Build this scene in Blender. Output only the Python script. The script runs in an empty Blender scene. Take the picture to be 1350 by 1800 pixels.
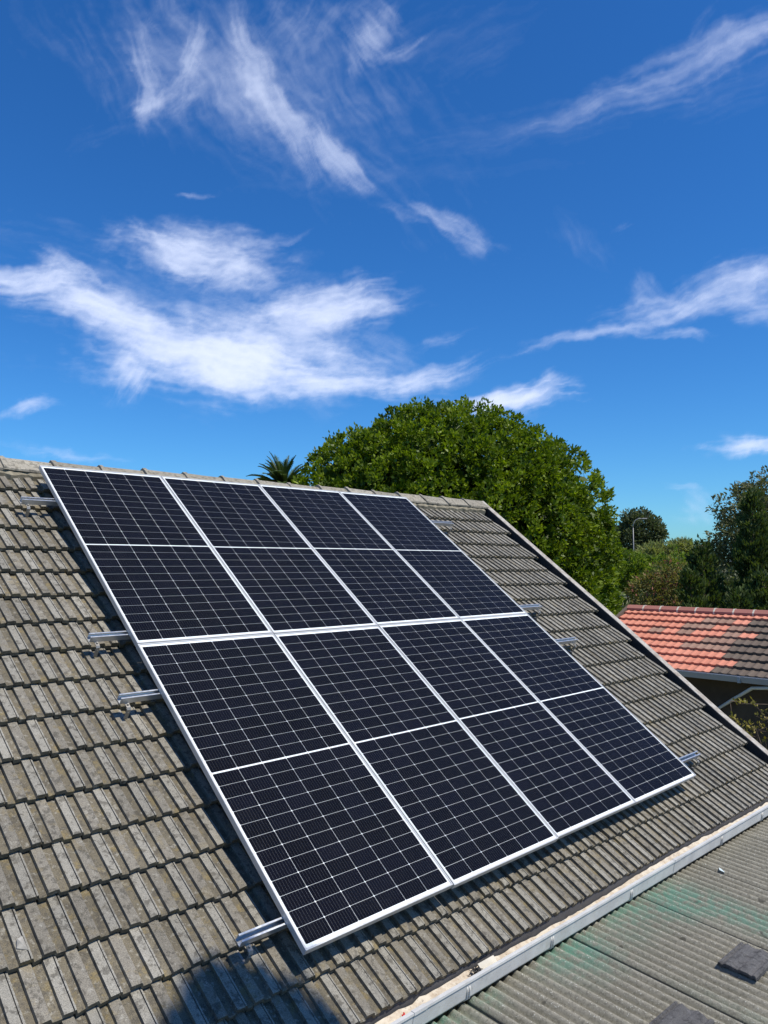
import bpy, math, random
import numpy as np
from mathutils import Matrix, Vector

rad = math.radians
rng = np.random.default_rng(7)
random.seed(7)
scn = bpy.context.scene
col = scn.collection

# ------------------------------------------------------------------ camera
CAM_H = 4.7
cam_d = bpy.data.cameras.new('camera')
cam_d.sensor_fit = 'VERTICAL'
cam_d.sensor_height = 36.0
cam_d.lens = 27.1
cam_d.clip_start = 0.05
cam_d.clip_end = 200000
cam = bpy.data.objects.new('camera', cam_d)
col.objects.link(cam)
cam.location = (0, 0, CAM_H)
cam.rotation_euler = (rad(90 + 3.8), 0, 0)
scn.camera = cam

# ------------------------------------------------------------------ roof frame of the house (u along ridge, v down the slope, n out of it)
AZ, PITCH = rad(44.6517), rad(37.157)
U = np.array([math.cos(AZ), math.sin(AZ), 0.0])
D = np.array([math.sin(AZ), -math.cos(AZ), 0.0])
Zv = np.array([0, 0, 1.0])
V = D * math.cos(PITCH) - Zv * math.sin(PITCH)
N = D * math.sin(PITCH) + Zv * math.cos(PITCH)
O = np.array([-2.74868, 6.10916, 0.78132 + CAM_H])
def rp(a, b, h=0.0):
    return O + U * a + V * b + N * h

# ------------------------------------------------------------------ light
SUN = N + 0.12 * U - 0.14 * V
SUN /= np.linalg.norm(SUN)
SUN_EL = math.asin(SUN[2])
SUN_ROT = math.atan2(SUN[0], SUN[1])
sd = bpy.data.lights.new('sun', 'SUN')
sd.energy = 5.0
sd.angle = rad(0.55)
sd.color = (1.0, 0.94, 0.83)
sun = bpy.data.objects.new('sun', sd)
col.objects.link(sun)
sun.location = (0, 0, 40)
sun.rotation_euler = Vector(SUN).to_track_quat('Z', 'Y').to_euler()

vs = scn.view_settings
vs.view_transform = 'Standard'
vs.look = 'None'
vs.exposure = 0.0
vs.gamma = 1.0
vs.use_curve_mapping = False

# ------------------------------------------------------------------ node helper
class NT:
    def __init__(s, tree):
        s.t = tree
        s.n = tree.nodes
        s.l = tree.links
    def put(s, sock, val):
        if val is None:
            return
        if isinstance(val, bpy.types.NodeSocket):
            s.l.new(val, sock)
        else:
            sock.default_value = val
    def math(s, op, a, b=None, c=None, clamp=False):
        n = s.n.new('ShaderNodeMath')
        n.operation = op
        n.use_clamp = clamp
        for i, x in enumerate((a, b, c)):
            if x is not None:
                s.put(n.inputs[i], x)
        return n.outputs[0]
    def vmath(s, op, a, b=None, scale=None):
        n = s.n.new('ShaderNodeVectorMath')
        n.operation = op
        s.put(n.inputs[0], a)
        if b is not None:
            s.put(n.inputs[1], b)
        if scale is not None:
            s.put(n.inputs['Scale'], scale)
        return n.outputs['Value'] if op in ('DOT_PRODUCT', 'LENGTH') else n.outputs[0]
    def comb(s, x, y, z):
        n = s.n.new('ShaderNodeCombineXYZ')
        for i, q in enumerate((x, y, z)):
            s.put(n.inputs[i], q)
        return n.outputs[0]
    def sep(s, v):
        n = s.n.new('ShaderNodeSeparateXYZ')
        s.put(n.inputs[0], v)
        return n.outputs
    def noise(s, vec, scale, detail=4, rough=0.55, dist=0.0, color=False):
        n = s.n.new('ShaderNodeTexNoise')
        s.put(n.inputs['Vector'], vec)
        s.put(n.inputs['Scale'], scale)
        n.inputs['Detail'].default_value = detail
        n.inputs['Roughness'].default_value = rough
        n.inputs['Distortion'].default_value = dist
        return n.outputs['Color'] if color else n.outputs['Fac']
    def mix(s, f, a, b, blend='MIX'):
        n = s.n.new('ShaderNodeMix')
        n.data_type = 'RGBA'
        n.blend_type = blend
        s.put(n.inputs[0], f)
        for i, x in ((6, a), (7, b)):
            if not isinstance(x, bpy.types.NodeSocket) and len(x) == 3:
                x = (*x, 1)
            s.put(n.inputs[i], x)
        return n.outputs[2]
    def ramp(s, f, lo, hi, a=0.0, b=1.0):
        n = s.n.new('ShaderNodeMapRange')
        n.interpolation_type = 'SMOOTHSTEP'
        s.put(n.inputs[0], f)
        for i, x in enumerate((lo, hi, a, b)):
            s.put(n.inputs[i + 1], x)
        return n.outputs[0]
    def attr(s, name):
        n = s.n.new('ShaderNodeAttribute')
        n.attribute_name = name
        return n.outputs['Fac']
    def pos(s):
        return s.n.new('ShaderNodeNewGeometry').outputs['Position']
    def obj(s):
        return s.n.new('ShaderNodeTexCoord').outputs['Object']
    def rnd(s):
        return s.n.new('ShaderNodeObjectInfo').outputs['Random']
    def bump(s, h, strength, dist):
        n = s.n.new('ShaderNodeBump')
        n.inputs['Strength'].default_value = strength
        n.inputs['Distance'].default_value = dist
        s.put(n.inputs['Height'], h)
        return n.outputs[0]

# ------------------------------------------------------------------ world: Nishita sky
def make_world():
    w = bpy.data.worlds.new('World')
    scn.world = w
    w.use_nodes = True
    t = NT(w.node_tree)
    t.n.clear()
    sky = t.n.new('ShaderNodeTexSky')
    sky.sky_type = 'NISHITA'
    sky.sun_disc = False
    sky.sun_elevation = SUN_EL
    sky.sun_rotation = SUN_ROT
    sky.altitude = 50
    sky.air_density = 1.0
    sky.dust_density = 0.25
    sky.ozone_density = 3.0
    hs = t.n.new('ShaderNodeHueSaturation')
    hs.inputs['Saturation'].default_value = 1.22
    t.l.new(sky.outputs[0], hs.inputs['Color'])
    # camera white balance: the photograph's blue is deeper than the raw model's
    c = t.mix(1.0, hs.outputs[0], (0.480, 0.965, 1.39), 'MULTIPLY')
    bg = t.n.new('ShaderNodeBackground')
    bg.inputs['Strength'].default_value = 0.102
    t.l.new(c, bg.inputs['Color'])
    o = t.n.new('ShaderNodeOutputWorld')
    t.l.new(bg.outputs[0], o.inputs[0])
make_world()

# ------------------------------------------------------------------ materials
def mat(name, fn):
    m = bpy.data.materials.new(name)
    m.use_nodes = True
    t = NT(m.node_tree)
    t.n.clear()
    out = t.n.new('ShaderNodeOutputMaterial')
    b = t.n.new('ShaderNodeBsdfPrincipled')
    t.l.new(b.outputs[0], out.inputs[0])
    fn(t, b, out)
    return m

def simple(name, c, rough=0.7, metal=0.0, var=0.15, scale=8.0, spec=0.4):
    def f(t, b, o):
        n = t.noise(t.pos(), scale, 5, 0.6)
        dk = tuple(k * (1 - var) for k in c)
        lt = tuple(min(1, k * (1 + var)) for k in c)
        t.put(b.inputs['Base Color'], t.mix(t.ramp(n, 0.3, 0.7), dk, lt))
        b.inputs['Roughness'].default_value = rough
        b.inputs['Metallic'].default_value = metal
        b.inputs['Specular IOR Level'].default_value = spec
    return mat(name, f)

def m_tile(name, pan, rib, light, lich, joint=0.0):
    def f(t, b, o):
        p = t.pos()
        tone = t.attr('tone')
        rv = t.math('FRACT', t.math('ADD', t.attr('rnd'), t.rnd()))
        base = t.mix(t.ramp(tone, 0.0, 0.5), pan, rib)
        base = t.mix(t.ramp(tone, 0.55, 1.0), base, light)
        blotch = t.noise(p, 26.0, 6, 0.68)
        big = t.noise(p, 3.1, 4, 0.6)
        base = t.mix(t.ramp(blotch, 0.50, 0.60, 0.0, 0.72), base, tuple(k * 0.42 for k in rib))
        pale = t.noise(t.vmath('ADD', p, (7.3, 1.1, 4.2)), 38.0, 5, 0.66)
        base = t.mix(t.ramp(pale, 0.55, 0.66, 0.0, 0.6), base, tuple(min(1, k * 1.2) for k in light))
        li = t.noise(t.vmath('ADD', p, (3.3, 9.1, 2.2)), 15.0, 5, 0.7)
        lf = t.math('MULTIPLY', t.ramp(li, 0.52, 0.66), t.ramp(tone, 0.0, 0.9, 0.65, 0.10))
        base = t.mix(lf, base, lich)
        grit = t.noise(p, 260.0, 2, 0.6)
        base = t.mix(t.ramp(grit, 0.30, 0.70, 0.0, 1.0), t.mix(1.0, base, (0.62, 0.62, 0.63), 'MULTIPLY'), t.mix(1.0, base, (1.22, 1.21, 1.2), 'MULTIPLY'))
        k = t.math('ADD', t.math('MULTIPLY', rv, 0.30), t.math('ADD', 0.68, t.math('MULTIPLY', big, 0.36)))
        base = t.mix(1.0, base, t.comb(k, k, t.math('MULTIPLY', k, 0.98)), 'MULTIPLY')
        t.put(b.inputs['Base Color'], base)
        b.inputs['Roughness'].default_value = 0.92
        b.inputs['Specular IOR Level'].default_value = 0.25
        hh = t.math('ADD', t.math('MULTIPLY', grit, 0.5), blotch)
        t.put(b.inputs['Normal'], t.bump(hh, 0.45, 0.004))
    return mat(name, f)

M = {}
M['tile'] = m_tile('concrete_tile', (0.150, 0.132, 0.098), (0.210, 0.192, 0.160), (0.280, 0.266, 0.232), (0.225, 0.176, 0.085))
M['ridge'] = m_tile('ridge_concrete', (0.29, 0.265, 0.215), (0.30, 0.275, 0.225), (0.36, 0.335, 0.285), (0.30, 0.26, 0.17))
M['mortar'] = simple('mortar', (0.22, 0.195, 0.14), 0.95, 0, 0.35, 14)
M['loose'] = m_tile('loose_tile_concrete', (0.085, 0.083, 0.085), (0.105, 0.103, 0.105), (0.13, 0.128, 0.13), (0.11, 0.105, 0.10))
def red_tile(name, a, b_):
    def f(t, b, o):
        p = t.pos()
        n = t.noise(p, 9.0, 5, 0.65)
        r = t.rnd()
        c = t.mix(t.math('ADD', t.math('MULTIPLY', r, 0.6), t.math('MULTIPLY', n, 0.4)), a, b_)
        g = t.noise(p, 90, 3, 0.6)
        c = t.mix(t.ramp(g, 0.45, 0.75, 0, 0.35), c, tuple(k * 0.6 for k in a))
        t.put(b.inputs['Base Color'], c)
        b.inputs['Roughness'].default_value = 0.85
        b.inputs['Specular IOR Level'].default_value = 0.3
        t.put(b.inputs['Normal'], t.bump(g, 0.3, 0.004))
    return mat(name, f)
M['red'] = red_tile('terracotta_tile', (0.52, 0.190, 0.120), (0.64, 0.265, 0.180))
M['redbrown'] = red_tile('faded_tile', (0.24, 0.145, 0.105), (0.34, 0.21, 0.155))
M['oldbrown'] = red_tile('old_brown_tile', (0.105, 0.080, 0.062), (0.155, 0.120, 0.092))
M['redcap'] = red_tile('red_ridge_cap', (0.34, 0.135, 0.105), (0.42, 0.18, 0.145))

def m_corr(t, b, o):
    p = t.pos()
    n1 = t.noise(p, 2.3, 5, 0.65)
    n2 = t.noise(p, 60.0, 4, 0.7)
    n3 = t.noise(t.vmath('ADD', p, (5, 2, 8)), 130.0, 2, 0.5)
    n4 = t.noise(t.vmath('ADD', p, (1, 7, 3)), 1.15, 3, 0.6)
    c = t.mix(t.ramp(n1, 0.35, 0.65), (0.170, 0.160, 0.123), (0.225, 0.210, 0.165))
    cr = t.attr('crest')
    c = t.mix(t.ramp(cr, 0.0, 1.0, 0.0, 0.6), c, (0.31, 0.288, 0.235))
    c = t.mix(t.ramp(n2, 0.46, 0.64, 0.0, 0.55), c, (0.095, 0.09, 0.068))
    gfac = t.math('MULTIPLY', t.ramp(t.attr('algae'), 0.05, 0.9), t.ramp(t.noise(p, 16, 5, 0.7), 0.36, 0.62, 0.10, 0.85))
    c = t.mix(gfac, c, (0.11, 0.26, 0.19))
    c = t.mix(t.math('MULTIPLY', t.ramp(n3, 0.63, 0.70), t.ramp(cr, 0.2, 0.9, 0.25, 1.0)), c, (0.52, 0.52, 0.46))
    spot = t.noise(t.vmath('ADD', p, (2, 4, 6)), 9.0, 1, 0.4)
    c = t.mix(t.ramp(spot, 0.74, 0.77, 0, 0.7), c, (0.05, 0.048, 0.04))
    t.put(b.inputs['Base Color'], c)
    b.inputs['Roughness'].default_value = 0.93
    b.inputs['Specular IOR Level'].default_value = 0.25
    t.put(b.inputs['Normal'], t.bump(t.math('ADD', n2, n3), 0.6, 0.004))
M['corr'] = mat('fibre_cement', m_corr)

def m_cell(t, b, o):
    x, y, z = t.sep(t.obj())
    # nine silver busbars down each cell
    f = t.math('FRACT', t.math('MULTIPLY', x, 9 / 0.1640))
    d = t.math('ABSOLUTE', t.math('SUBTRACT', f, 0.5))
    bar = t.math('LESS_THAN', d, 0.015)
    fi = t.math('LESS_THAN', t.math('ABSOLUTE', t.math('SUBTRACT', t.math('FRACT', t.math('MULTIPLY', y, 640)), 0.5)), 0.08)
    n = t.noise(t.pos(), 3.0, 3, 0.6)
    rv = t.rnd()
    c = t.mix(rv, (0.0014, 0.0019, 0.0048), (0.0028, 0.0036, 0.0090))
    c = t.mix(t.math('MULTIPLY', fi, 0.012), c, (0.2, 0.21, 0.24))
    c = t.mix(bar, c, (0.15, 0.155, 0.17))
    t.put(b.inputs['Base Color'], c)
    b.inputs['Roughness'].default_value = 0.42
    b.inputs['Specular IOR Level'].default_value = 0.04
M['cell'] = mat('silicon_cell', m_cell)
M['backsheet'] = simple('white_backsheet', (0.74, 0.78, 0.80), 0.6, 0, 0.03)
def m_glass(t, b, o):
    t.n.remove(b)
    tr = t.n.new('ShaderNodeBsdfTransparent')
    gl = t.n.new('ShaderNodeBsdfGlossy')
    gl.inputs['Roughness'].default_value = 0.03
    fr = t.n.new('ShaderNodeFresnel')
    fr.inputs['IOR'].default_value = 1.13
    mx = t.n.new('ShaderNodeMixShader')
    t.l.new(fr.outputs[0], mx.inputs[0])
    t.l.new(tr.outputs[0], mx.inputs[1])
    t.l.new(gl.outputs[0], mx.inputs[2])
    du = t.n.new('ShaderNodeBsdfDiffuse')
    du.inputs['Color'].default_value = (0.34, 0.34, 0.33, 1)
    p = t.pos()
    nd = t.noise(p, 4.5, 6, 0.7)
    sp = t.noise(p, 55.0, 2, 0.5)
    df = t.math('ADD', t.ramp(nd, 0.45, 0.8, 0.0005, 0.010), t.ramp(sp, 0.77, 0.81, 0.0, 0.10))
    m2 = t.n.new('ShaderNodeMixShader')
    t.put(m2.inputs[0], df)
    t.l.new(mx.outputs[0], m2.inputs[1])
    t.l.new(du.outputs[0], m2.inputs[2])
    t.l.new(m2.outputs[0], o.inputs[0])
M['glass'] = mat('solar_glass', m_glass)
def m_alu(name, c, rough, metal):
    def f(t, b, o):
        n = t.noise(t.pos(), 40, 4, 0.6)
        t.put(b.inputs['Base Color'], t.mix(n, tuple(k * 0.92 for k in c), c))
        b.inputs['Metallic'].default_value = metal
        t.put(b.inputs['Roughness'], t.ramp(n, 0.3, 0.7, rough - 0.06, rough + 0.08))
    return mat(name, f)
M['alu'] = m_alu('anodised_aluminium', (0.60, 0.60, 0.59), 0.42, 0.35)
M['galv'] = m_alu('galvanised_steel', (0.60, 0.62, 0.64), 0.36, 0.75)
M['hook'] = m_alu('stainless_hook', (0.36, 0.34, 0.31), 0.5, 0.6)
def m_gutter(t, b, o):
    p = t.pos()
    n = t.noise(p, 6, 5, 0.65)
    n2 = t.noise(p, 45, 4, 0.7)
    c = t.mix(t.ramp(n, 0.3, 0.7), (0.50, 0.50, 0.49), (0.62, 0.62, 0.60))
    c = t.mix(t.ramp(n2, 0.56, 0.72, 0, 0.55), c, (0.33, 0.31, 0.27))
    c = t.mix(t.ramp(t.noise(p, 2.2, 6, 0.75), 0.5, 0.72, 0, 0.5), c, (0.38, 0.35, 0.29))
    t.put(b.inputs['Base Color'], c)
    b.inputs['Roughness'].default_value = 0.5
M['gutter'] = mat('white_gutter', m_gutter)
def m_cream(t, b, o):
    p = t.pos()
    n = t.noise(p, 16, 6, 0.7)
    c = t.mix(t.ramp(n, 0.38, 0.66), (0.62, 0.56, 0.46), (0.44, 0.36, 0.27))
    c = t.mix(t.ramp(t.noise(p, 60, 4, 0.7), 0.58, 0.70, 0, 0.7), c, (0.12, 0.10, 0.08))
    t.put(b.inputs['Base Color'], c)
    b.inputs['Roughness'].default_value = 0.85
M['cream'] = mat('stained_gutter_bed', m_cream)
M['fascia'] = simple('charcoal_fascia', (0.075, 0.075, 0.080), 0.7, 0, 0.15, 5)
M['underlay'] = simple('dark_underlay', (0.03, 0.03, 0.03), 0.9)
def m_barge(t, b, o):
    p = t.pos()
    n = t.noise(p, 11, 6, 0.7)
    n2 = t.noise(p, 50, 4, 0.7)
    c = t.mix(t.ramp(n, 0.35, 0.65), (0.44, 0.415, 0.37), (0.27, 0.235, 0.195))
    c = t.mix(t.ramp(n2, 0.55, 0.68, 0, 0.7), c, (0.20, 0.115, 0.08))
    t.put(b.inputs['Base Color'], c)
    b.inputs['Roughness'].default_value = 0.85
M['barge'] = mat('weathered_barge', m_barge)
M['plaster'] = simple('cream_plaster', (0.55, 0.49, 0.40), 0.9, 0, 0.1, 3)
M['darkwall'] = simple('brown_plaster', (0.085, 0.062, 0.042), 0.9, 0, 0.2, 3)
M['timber'] = simple('dark_timber', (0.10, 0.07, 0.05), 0.85, 0, 0.3, 6)
M['pvc'] = simple('white_pvc', (0.72, 0.72, 0.70), 0.45, 0, 0.05)
M['red_plastic'] = simple('red_plastic', (0.62, 0.02, 0.02), 0.45, 0, 0.1)
M['paper'] = simple('cream_card', (0.56, 0.52, 0.43), 0.8, 0, 0.08)
M['wire'] = simple('dark_wire', (0.06, 0.055, 0.05), 0.6, 0, 0.3)
M['bark'] = simple('bark', (0.12, 0.09, 0.065), 0.95, 0, 0.4, 20)
M['chip'] = simple('tile_chip', (0.34, 0.32, 0.28), 0.9, 0, 0.2, 40)
M['glassbit'] = simple('pale_shard', (0.60, 0.68, 0.66), 0.25, 0, 0.1, 50)
M['lamp'] = simple('lamp_steel', (0.27, 0.27, 0.27), 0.5, 0.3, 0.1)
M['carpaint'] = simple('white_car_paint', (0.80, 0.80, 0.80), 0.25, 0, 0.02)
M['carglass'] = simple('dark_car_glass', (0.02, 0.022, 0.025), 0.1, 0, 0.02, 8, 0.6)
M['rubber'] = simple('tyre_rubber', (0.02, 0.02, 0.02), 0.8)

def leafmat(name, dark, light, trans=0.35, rough=0.5, alt=None, altfrac=0.0, spec=0.35):
    def f(t, b, o):
        tone = t.attr('tone')
        c = t.mix(tone, dark, light)
        if alt:
            c = t.mix(t.math('GREATER_THAN', t.attr('alt'), 1 - altfrac), c, alt)
        t.put(b.inputs['Base Color'], c)
        b.inputs['Roughness'].default_value = rough
        b.inputs['Specular IOR Level'].default_value = spec
        tl = t.n.new('ShaderNodeBsdfTranslucent')
        t.put(tl.inputs['Color'], t.mix(1.0, c, (1.25, 1.35, 0.6), 'MULTIPLY'))
        mx = t.n.new('ShaderNodeMixShader')
        mx.inputs[0].default_value = trans
        t.l.new(b.outputs[0], mx.inputs[1])
        t.l.new(tl.outputs[0], mx.inputs[2])
        t.l.new(mx.outputs[0], o.inputs[0])
    return mat(name, f)
M['leaf_big'] = leafmat('bright_leaf', (0.040, 0.080, 0.005), (0.225, 0.300, 0.012), 0.33, 0.5)  # dark end set low to deepen the shade inside the crown
M['leaf_gum'] = leafmat('gum_leaf', (0.065, 0.078, 0.032), (0.19, 0.19, 0.090), 0.3, 0.6)
M['leaf_far'] = leafmat('far_leaf', (0.050, 0.070, 0.030), (0.13, 0.15, 0.068), 0.28, 0.7)
M['leaf_conifer'] = leafmat('conifer_leaf', (0.035, 0.058, 0.014), (0.115, 0.155, 0.036), 0.3, 0.7)
M['leaf_olive'] = leafmat('olive_leaf', (0.18, 0.20, 0.07), (0.31, 0.32, 0.13), 0.38, 0.7)
M['leaf_hedge'] = leafmat('hedge_leaf', (0.095, 0.15, 0.014), (0.21, 0.28, 0.030), 0.36, 0.6)
M['leaf_rusty'] = leafmat('rusty_leaf', (0.12, 0.12, 0.032), (0.24, 0.215, 0.065), 0.33, 0.7, (0.30, 0.11, 0.09), 0.10)
M['leaf_yellow'] = leafmat('yellow_leaf', (0.15, 0.13, 0.025), (0.34, 0.28, 0.06), 0.3, 0.6)
M['leaf_palm'] = leafmat('palm_leaf', (0.035, 0.065, 0.016), (0.09, 0.125, 0.035), 0.2, 0.45)
M['leaf_cypress'] = leafmat('cypress_leaf', (0.02, 0.04, 0.015), (0.05, 0.08, 0.03), 0.1, 0.7)

def m_ground(t, b, o):
    p = t.pos()
    n = t.noise(p, 0.35, 6, 0.65)
    n2 = t.noise(p, 3.0, 5, 0.7)
    c = t.mix(t.ramp(n, 0.4, 0.62), (0.16, 0.145, 0.055), (0.085, 0.105, 0.035))
    c = t.mix(t.ramp(n2, 0.45, 0.7, 0, 0.5), c, (0.20, 0.17, 0.11))
    t.put(b.inputs['Base Color'], c)
    b.inputs['Roughness'].default_value = 0.95
M['ground'] = mat('dry_grass_ground', m_ground)
M['asphalt'] = simple('asphalt', (0.05, 0.05, 0.05), 0.9, 0, 0.2, 2)
M['paving'] = simple('paving', (0.24, 0.21, 0.18), 0.9, 0, 0.2, 2)
M['hill'] = simple('far_hill', (0.10, 0.13, 0.15), 0.95, 0, 0.1, 0.01)

# ------------------------------------------------------------------ mesh helpers
def tag(o, label=None, cat=None, group=None, kind=None):
    for k, x in (('label', label), ('category', cat), ('group', group), ('kind', kind)):
        if x:
            o[k] = x
    return o

def raw_mesh(name, v, f, m=None, fattr=None, vattr=None, smooth=False):
    me = bpy.data.meshes.new(name)
    v = np.asarray(v, float)
    me.from_pydata(v.tolist(), [], [list(map(int, k)) for k in f])
    if m:
        me.materials.append(m)
    for k, val in (fattr or {}).items():
        at = me.attributes.new(k, 'FLOAT', 'FACE')
        at.data.foreach_set('value', np.asarray(val, np.float32))
    for k, val in (vattr or {}).items():
        at = me.attributes.new(k, 'FLOAT', 'POINT')
        at.data.foreach_set('value', np.asarray(val, np.float32))
    if smooth:
        me.polygons.foreach_set('use_smooth', [True] * len(me.polygons))
    me.update()
    return me

def quad_mesh(name, v, m, fattr=None):
    """fast mesh of independent quads: v is (n,4,3)"""
    n = len(v)
    me = bpy.data.meshes.new(name)
    me.vertices.add(n * 4)
    me.vertices.foreach_set('co', np.ascontiguousarray(v, np.float32).ravel())
    me.loops.add(n * 4)
    me.loops.foreach_set('vertex_index', np.arange(n * 4, dtype=np.int32))
    me.polygons.add(n)
    me.polygons.foreach_set('loop_start', np.arange(0, n * 4, 4, dtype=np.int32))
    me.materials.append(m)
    for k, val in (fattr or {}).items():
        at = me.attributes.new(k, 'FLOAT', 'FACE')
        at.data.foreach_set('value', np.asarray(val, np.float32))
    me.update()
    me.validate()
    return me

def link(name, me, parent=None, loc=None):
    o = bpy.data.objects.new(name, me)
    col.objects.link(o)
    if parent:
        o.parent = parent
    if loc is not None:
        o.location = loc
    return o

def empty(name, loc=(0, 0, 0), rot=None):
    o = bpy.data.objects.new(name, None)
    col.objects.link(o)
    o.location = loc
    o.empty_display_size = 0.3
    if rot is not None:
        o.rotation_euler = rot
    return o

class MB:
    def __init__(s):
        s.v, s.f = [], []
    def add(s, v, f):
        k = len(s.v)
        s.v += [tuple(map(float, q)) for q in v]
        s.f += [[k + i for i in q] for q in f]
        return s
    def box(s, x0, x1, y0, y1, z0, z1, A=None, og=None):
        v = [(x, y, z) for z in (z0, z1) for y in (y0, y1) for x in (x0, x1)]
        if A is not None:
            v = [tuple(np.array(og) + A[0] * q[0] + A[1] * q[1] + A[2] * q[2]) for q in v]
        return s.add(v, [(0, 2, 3, 1), (4, 5, 7, 6), (0, 1, 5, 4), (2, 6, 7, 3), (0, 4, 6, 2), (1, 3, 7, 5)])
    def tube(s, pts, r, sides=6):
        pts = [np.array(p, float) for p in pts]
        n = len(pts)
        if not hasattr(r, '__len__'):
            r = [r] * n
        v, f = [], []
        for i, p in enumerate(pts):
            d = pts[min(i + 1, n - 1)] - pts[max(i - 1, 0)]
            d /= np.linalg.norm(d) + 1e-9
            a = np.cross(d, (0, 0, 1.0))
            if np.linalg.norm(a) < 0.05:
                a = np.cross(d, (1.0, 0, 0))
            a /= np.linalg.norm(a)
            b = np.cross(d, a)
            for k in range(sides):
                th = 2 * math.pi * k / sides
                v.append(p + r[i] * (math.cos(th) * a + math.sin(th) * b))
        for i in range(n - 1):
            for k in range(sides):
                k2 = (k + 1) % sides
                f.append((i * sides + k, i * sides + k2, (i + 1) * sides + k2, (i + 1) * sides + k))
        f.append(list(range(sides))[::-1])
        f.append([(n - 1) * sides + k for k in range(sides)])
        return s.add(v, f)
    def extrude(s, prof, x0, x1, closed=True):
        """profile in (y,z) swept along x"""
        n = len(prof)
        v = [(x0, a, b) for a, b in prof] + [(x1, a, b) for a, b in prof]
        f = [(i, (i + 1) % n, n + (i + 1) % n, n + i) for i in range(n if closed else n - 1)]
        if closed:
            f += [list(range(n))[::-1], list(range(n, 2 * n))]
        return s.add(v, f)
    def mesh(s, name, m, smooth=False, **k):
        return raw_mesh(name, s.v, s.f, m, smooth=smooth, **k)
    def build(s, name, m, parent=None, smooth=False, loc=None, bevel=0):
        o = link(name, s.mesh(name, m, smooth), parent, loc)
        if bevel:
            b = o.modifiers.new('bevel', 'BEVEL')
            b.width = bevel
            b.segments = 2
        return o

def basis(o_, a, b, c):
    return Matrix(((a[0], b[0], c[0], o_[0]), (a[1], b[1], c[1], o_[1]), (a[2], b[2], c[2], o_[2]), (0, 0, 0, 1)))

# ================================================================== THE SETTING
me = raw_mesh('ground', [(-6000, -6000, 0), (6000, -6000, 0), (6000, 9000, 0), (-6000, 9000, 0)], [(0, 1, 2, 3)], M['ground'])
tag(link('ground', me), kind='structure')
mb = MB()
mb.add([(-200, 131, 0.004), (300, 131, 0.004), (300, 138.5, 0.004), (-200, 138.5, 0.004)], [(0, 1, 2, 3)])
tag(mb.build('road', M['asphalt']), kind='structure')
mb = MB()
hx = np.linspace(-4000, 5000, 60)
hz = 40 + 45 * np.abs(np.sin(hx / 900.0)) + 20 * np.sin(hx / 310.0) + 8 * np.sin(hx / 97.0)
v = [(x, 5600, -5) for x in hx] + [(x, 5800, max(6, 0.32 * z)) for x, z in zip(hx, hz)] + [(x, 6400, -5) for x in hx]
n = len(hx)
mb.add(v, [(r * n + i, r * n + i + 1, (r + 1) * n + i + 1, (r + 1) * n + i) for r in range(2) for i in range(n - 1)])
tag(mb.build('hills', M['hill'], smooth=True), kind='structure')

# ================================================================== CLOUDS: a thin sheet of cirrus 3 km up, thickness per vertex
def lattice(seed):
    r = np.random.default_rng(seed)
    a = r.uniform(0, 2 * np.pi, (256, 256))
    return np.cos(a), np.sin(a)
def perlin(x, y, seed):
    gx, gy = lattice(seed)
    xi = np.floor(x).astype(int); yi = np.floor(y).astype(int)
    fx = x - xi; fy = y - yi
    s = lambda t: t * t * t * (t * (t * 6 - 15) + 10)
    def d(i, j):
        a = (xi + i) & 255; b = (yi + j) & 255
        return gx[a, b] * (fx - i) + gy[a, b] * (fy - j)
    u, v = s(fx), s(fy)
    return ((d(0, 0) * (1 - u) + d(1, 0) * u) * (1 - v) + (d(0, 1) * (1 - u) + d(1, 1) * u) * v) * 1.5
def fbm(x, y, seed, octv=6, rough=.55, ridge=False):
    t = 0; a = 1; n = 0
    for k in range(octv):
        p = perlin(x * 2 ** k + 17.3 * k, y * 2 ** k + 5.1 * k, seed + k)
        t = t + a * ((1 - 2 * np.abs(p)) if ridge else p); n += a; a *= rough
    return t / n
def sst(x, a, b):
    t = np.clip((x - a) / (b - a), 0, 1)
    return t * t * (3 - 2 * t)
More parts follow.
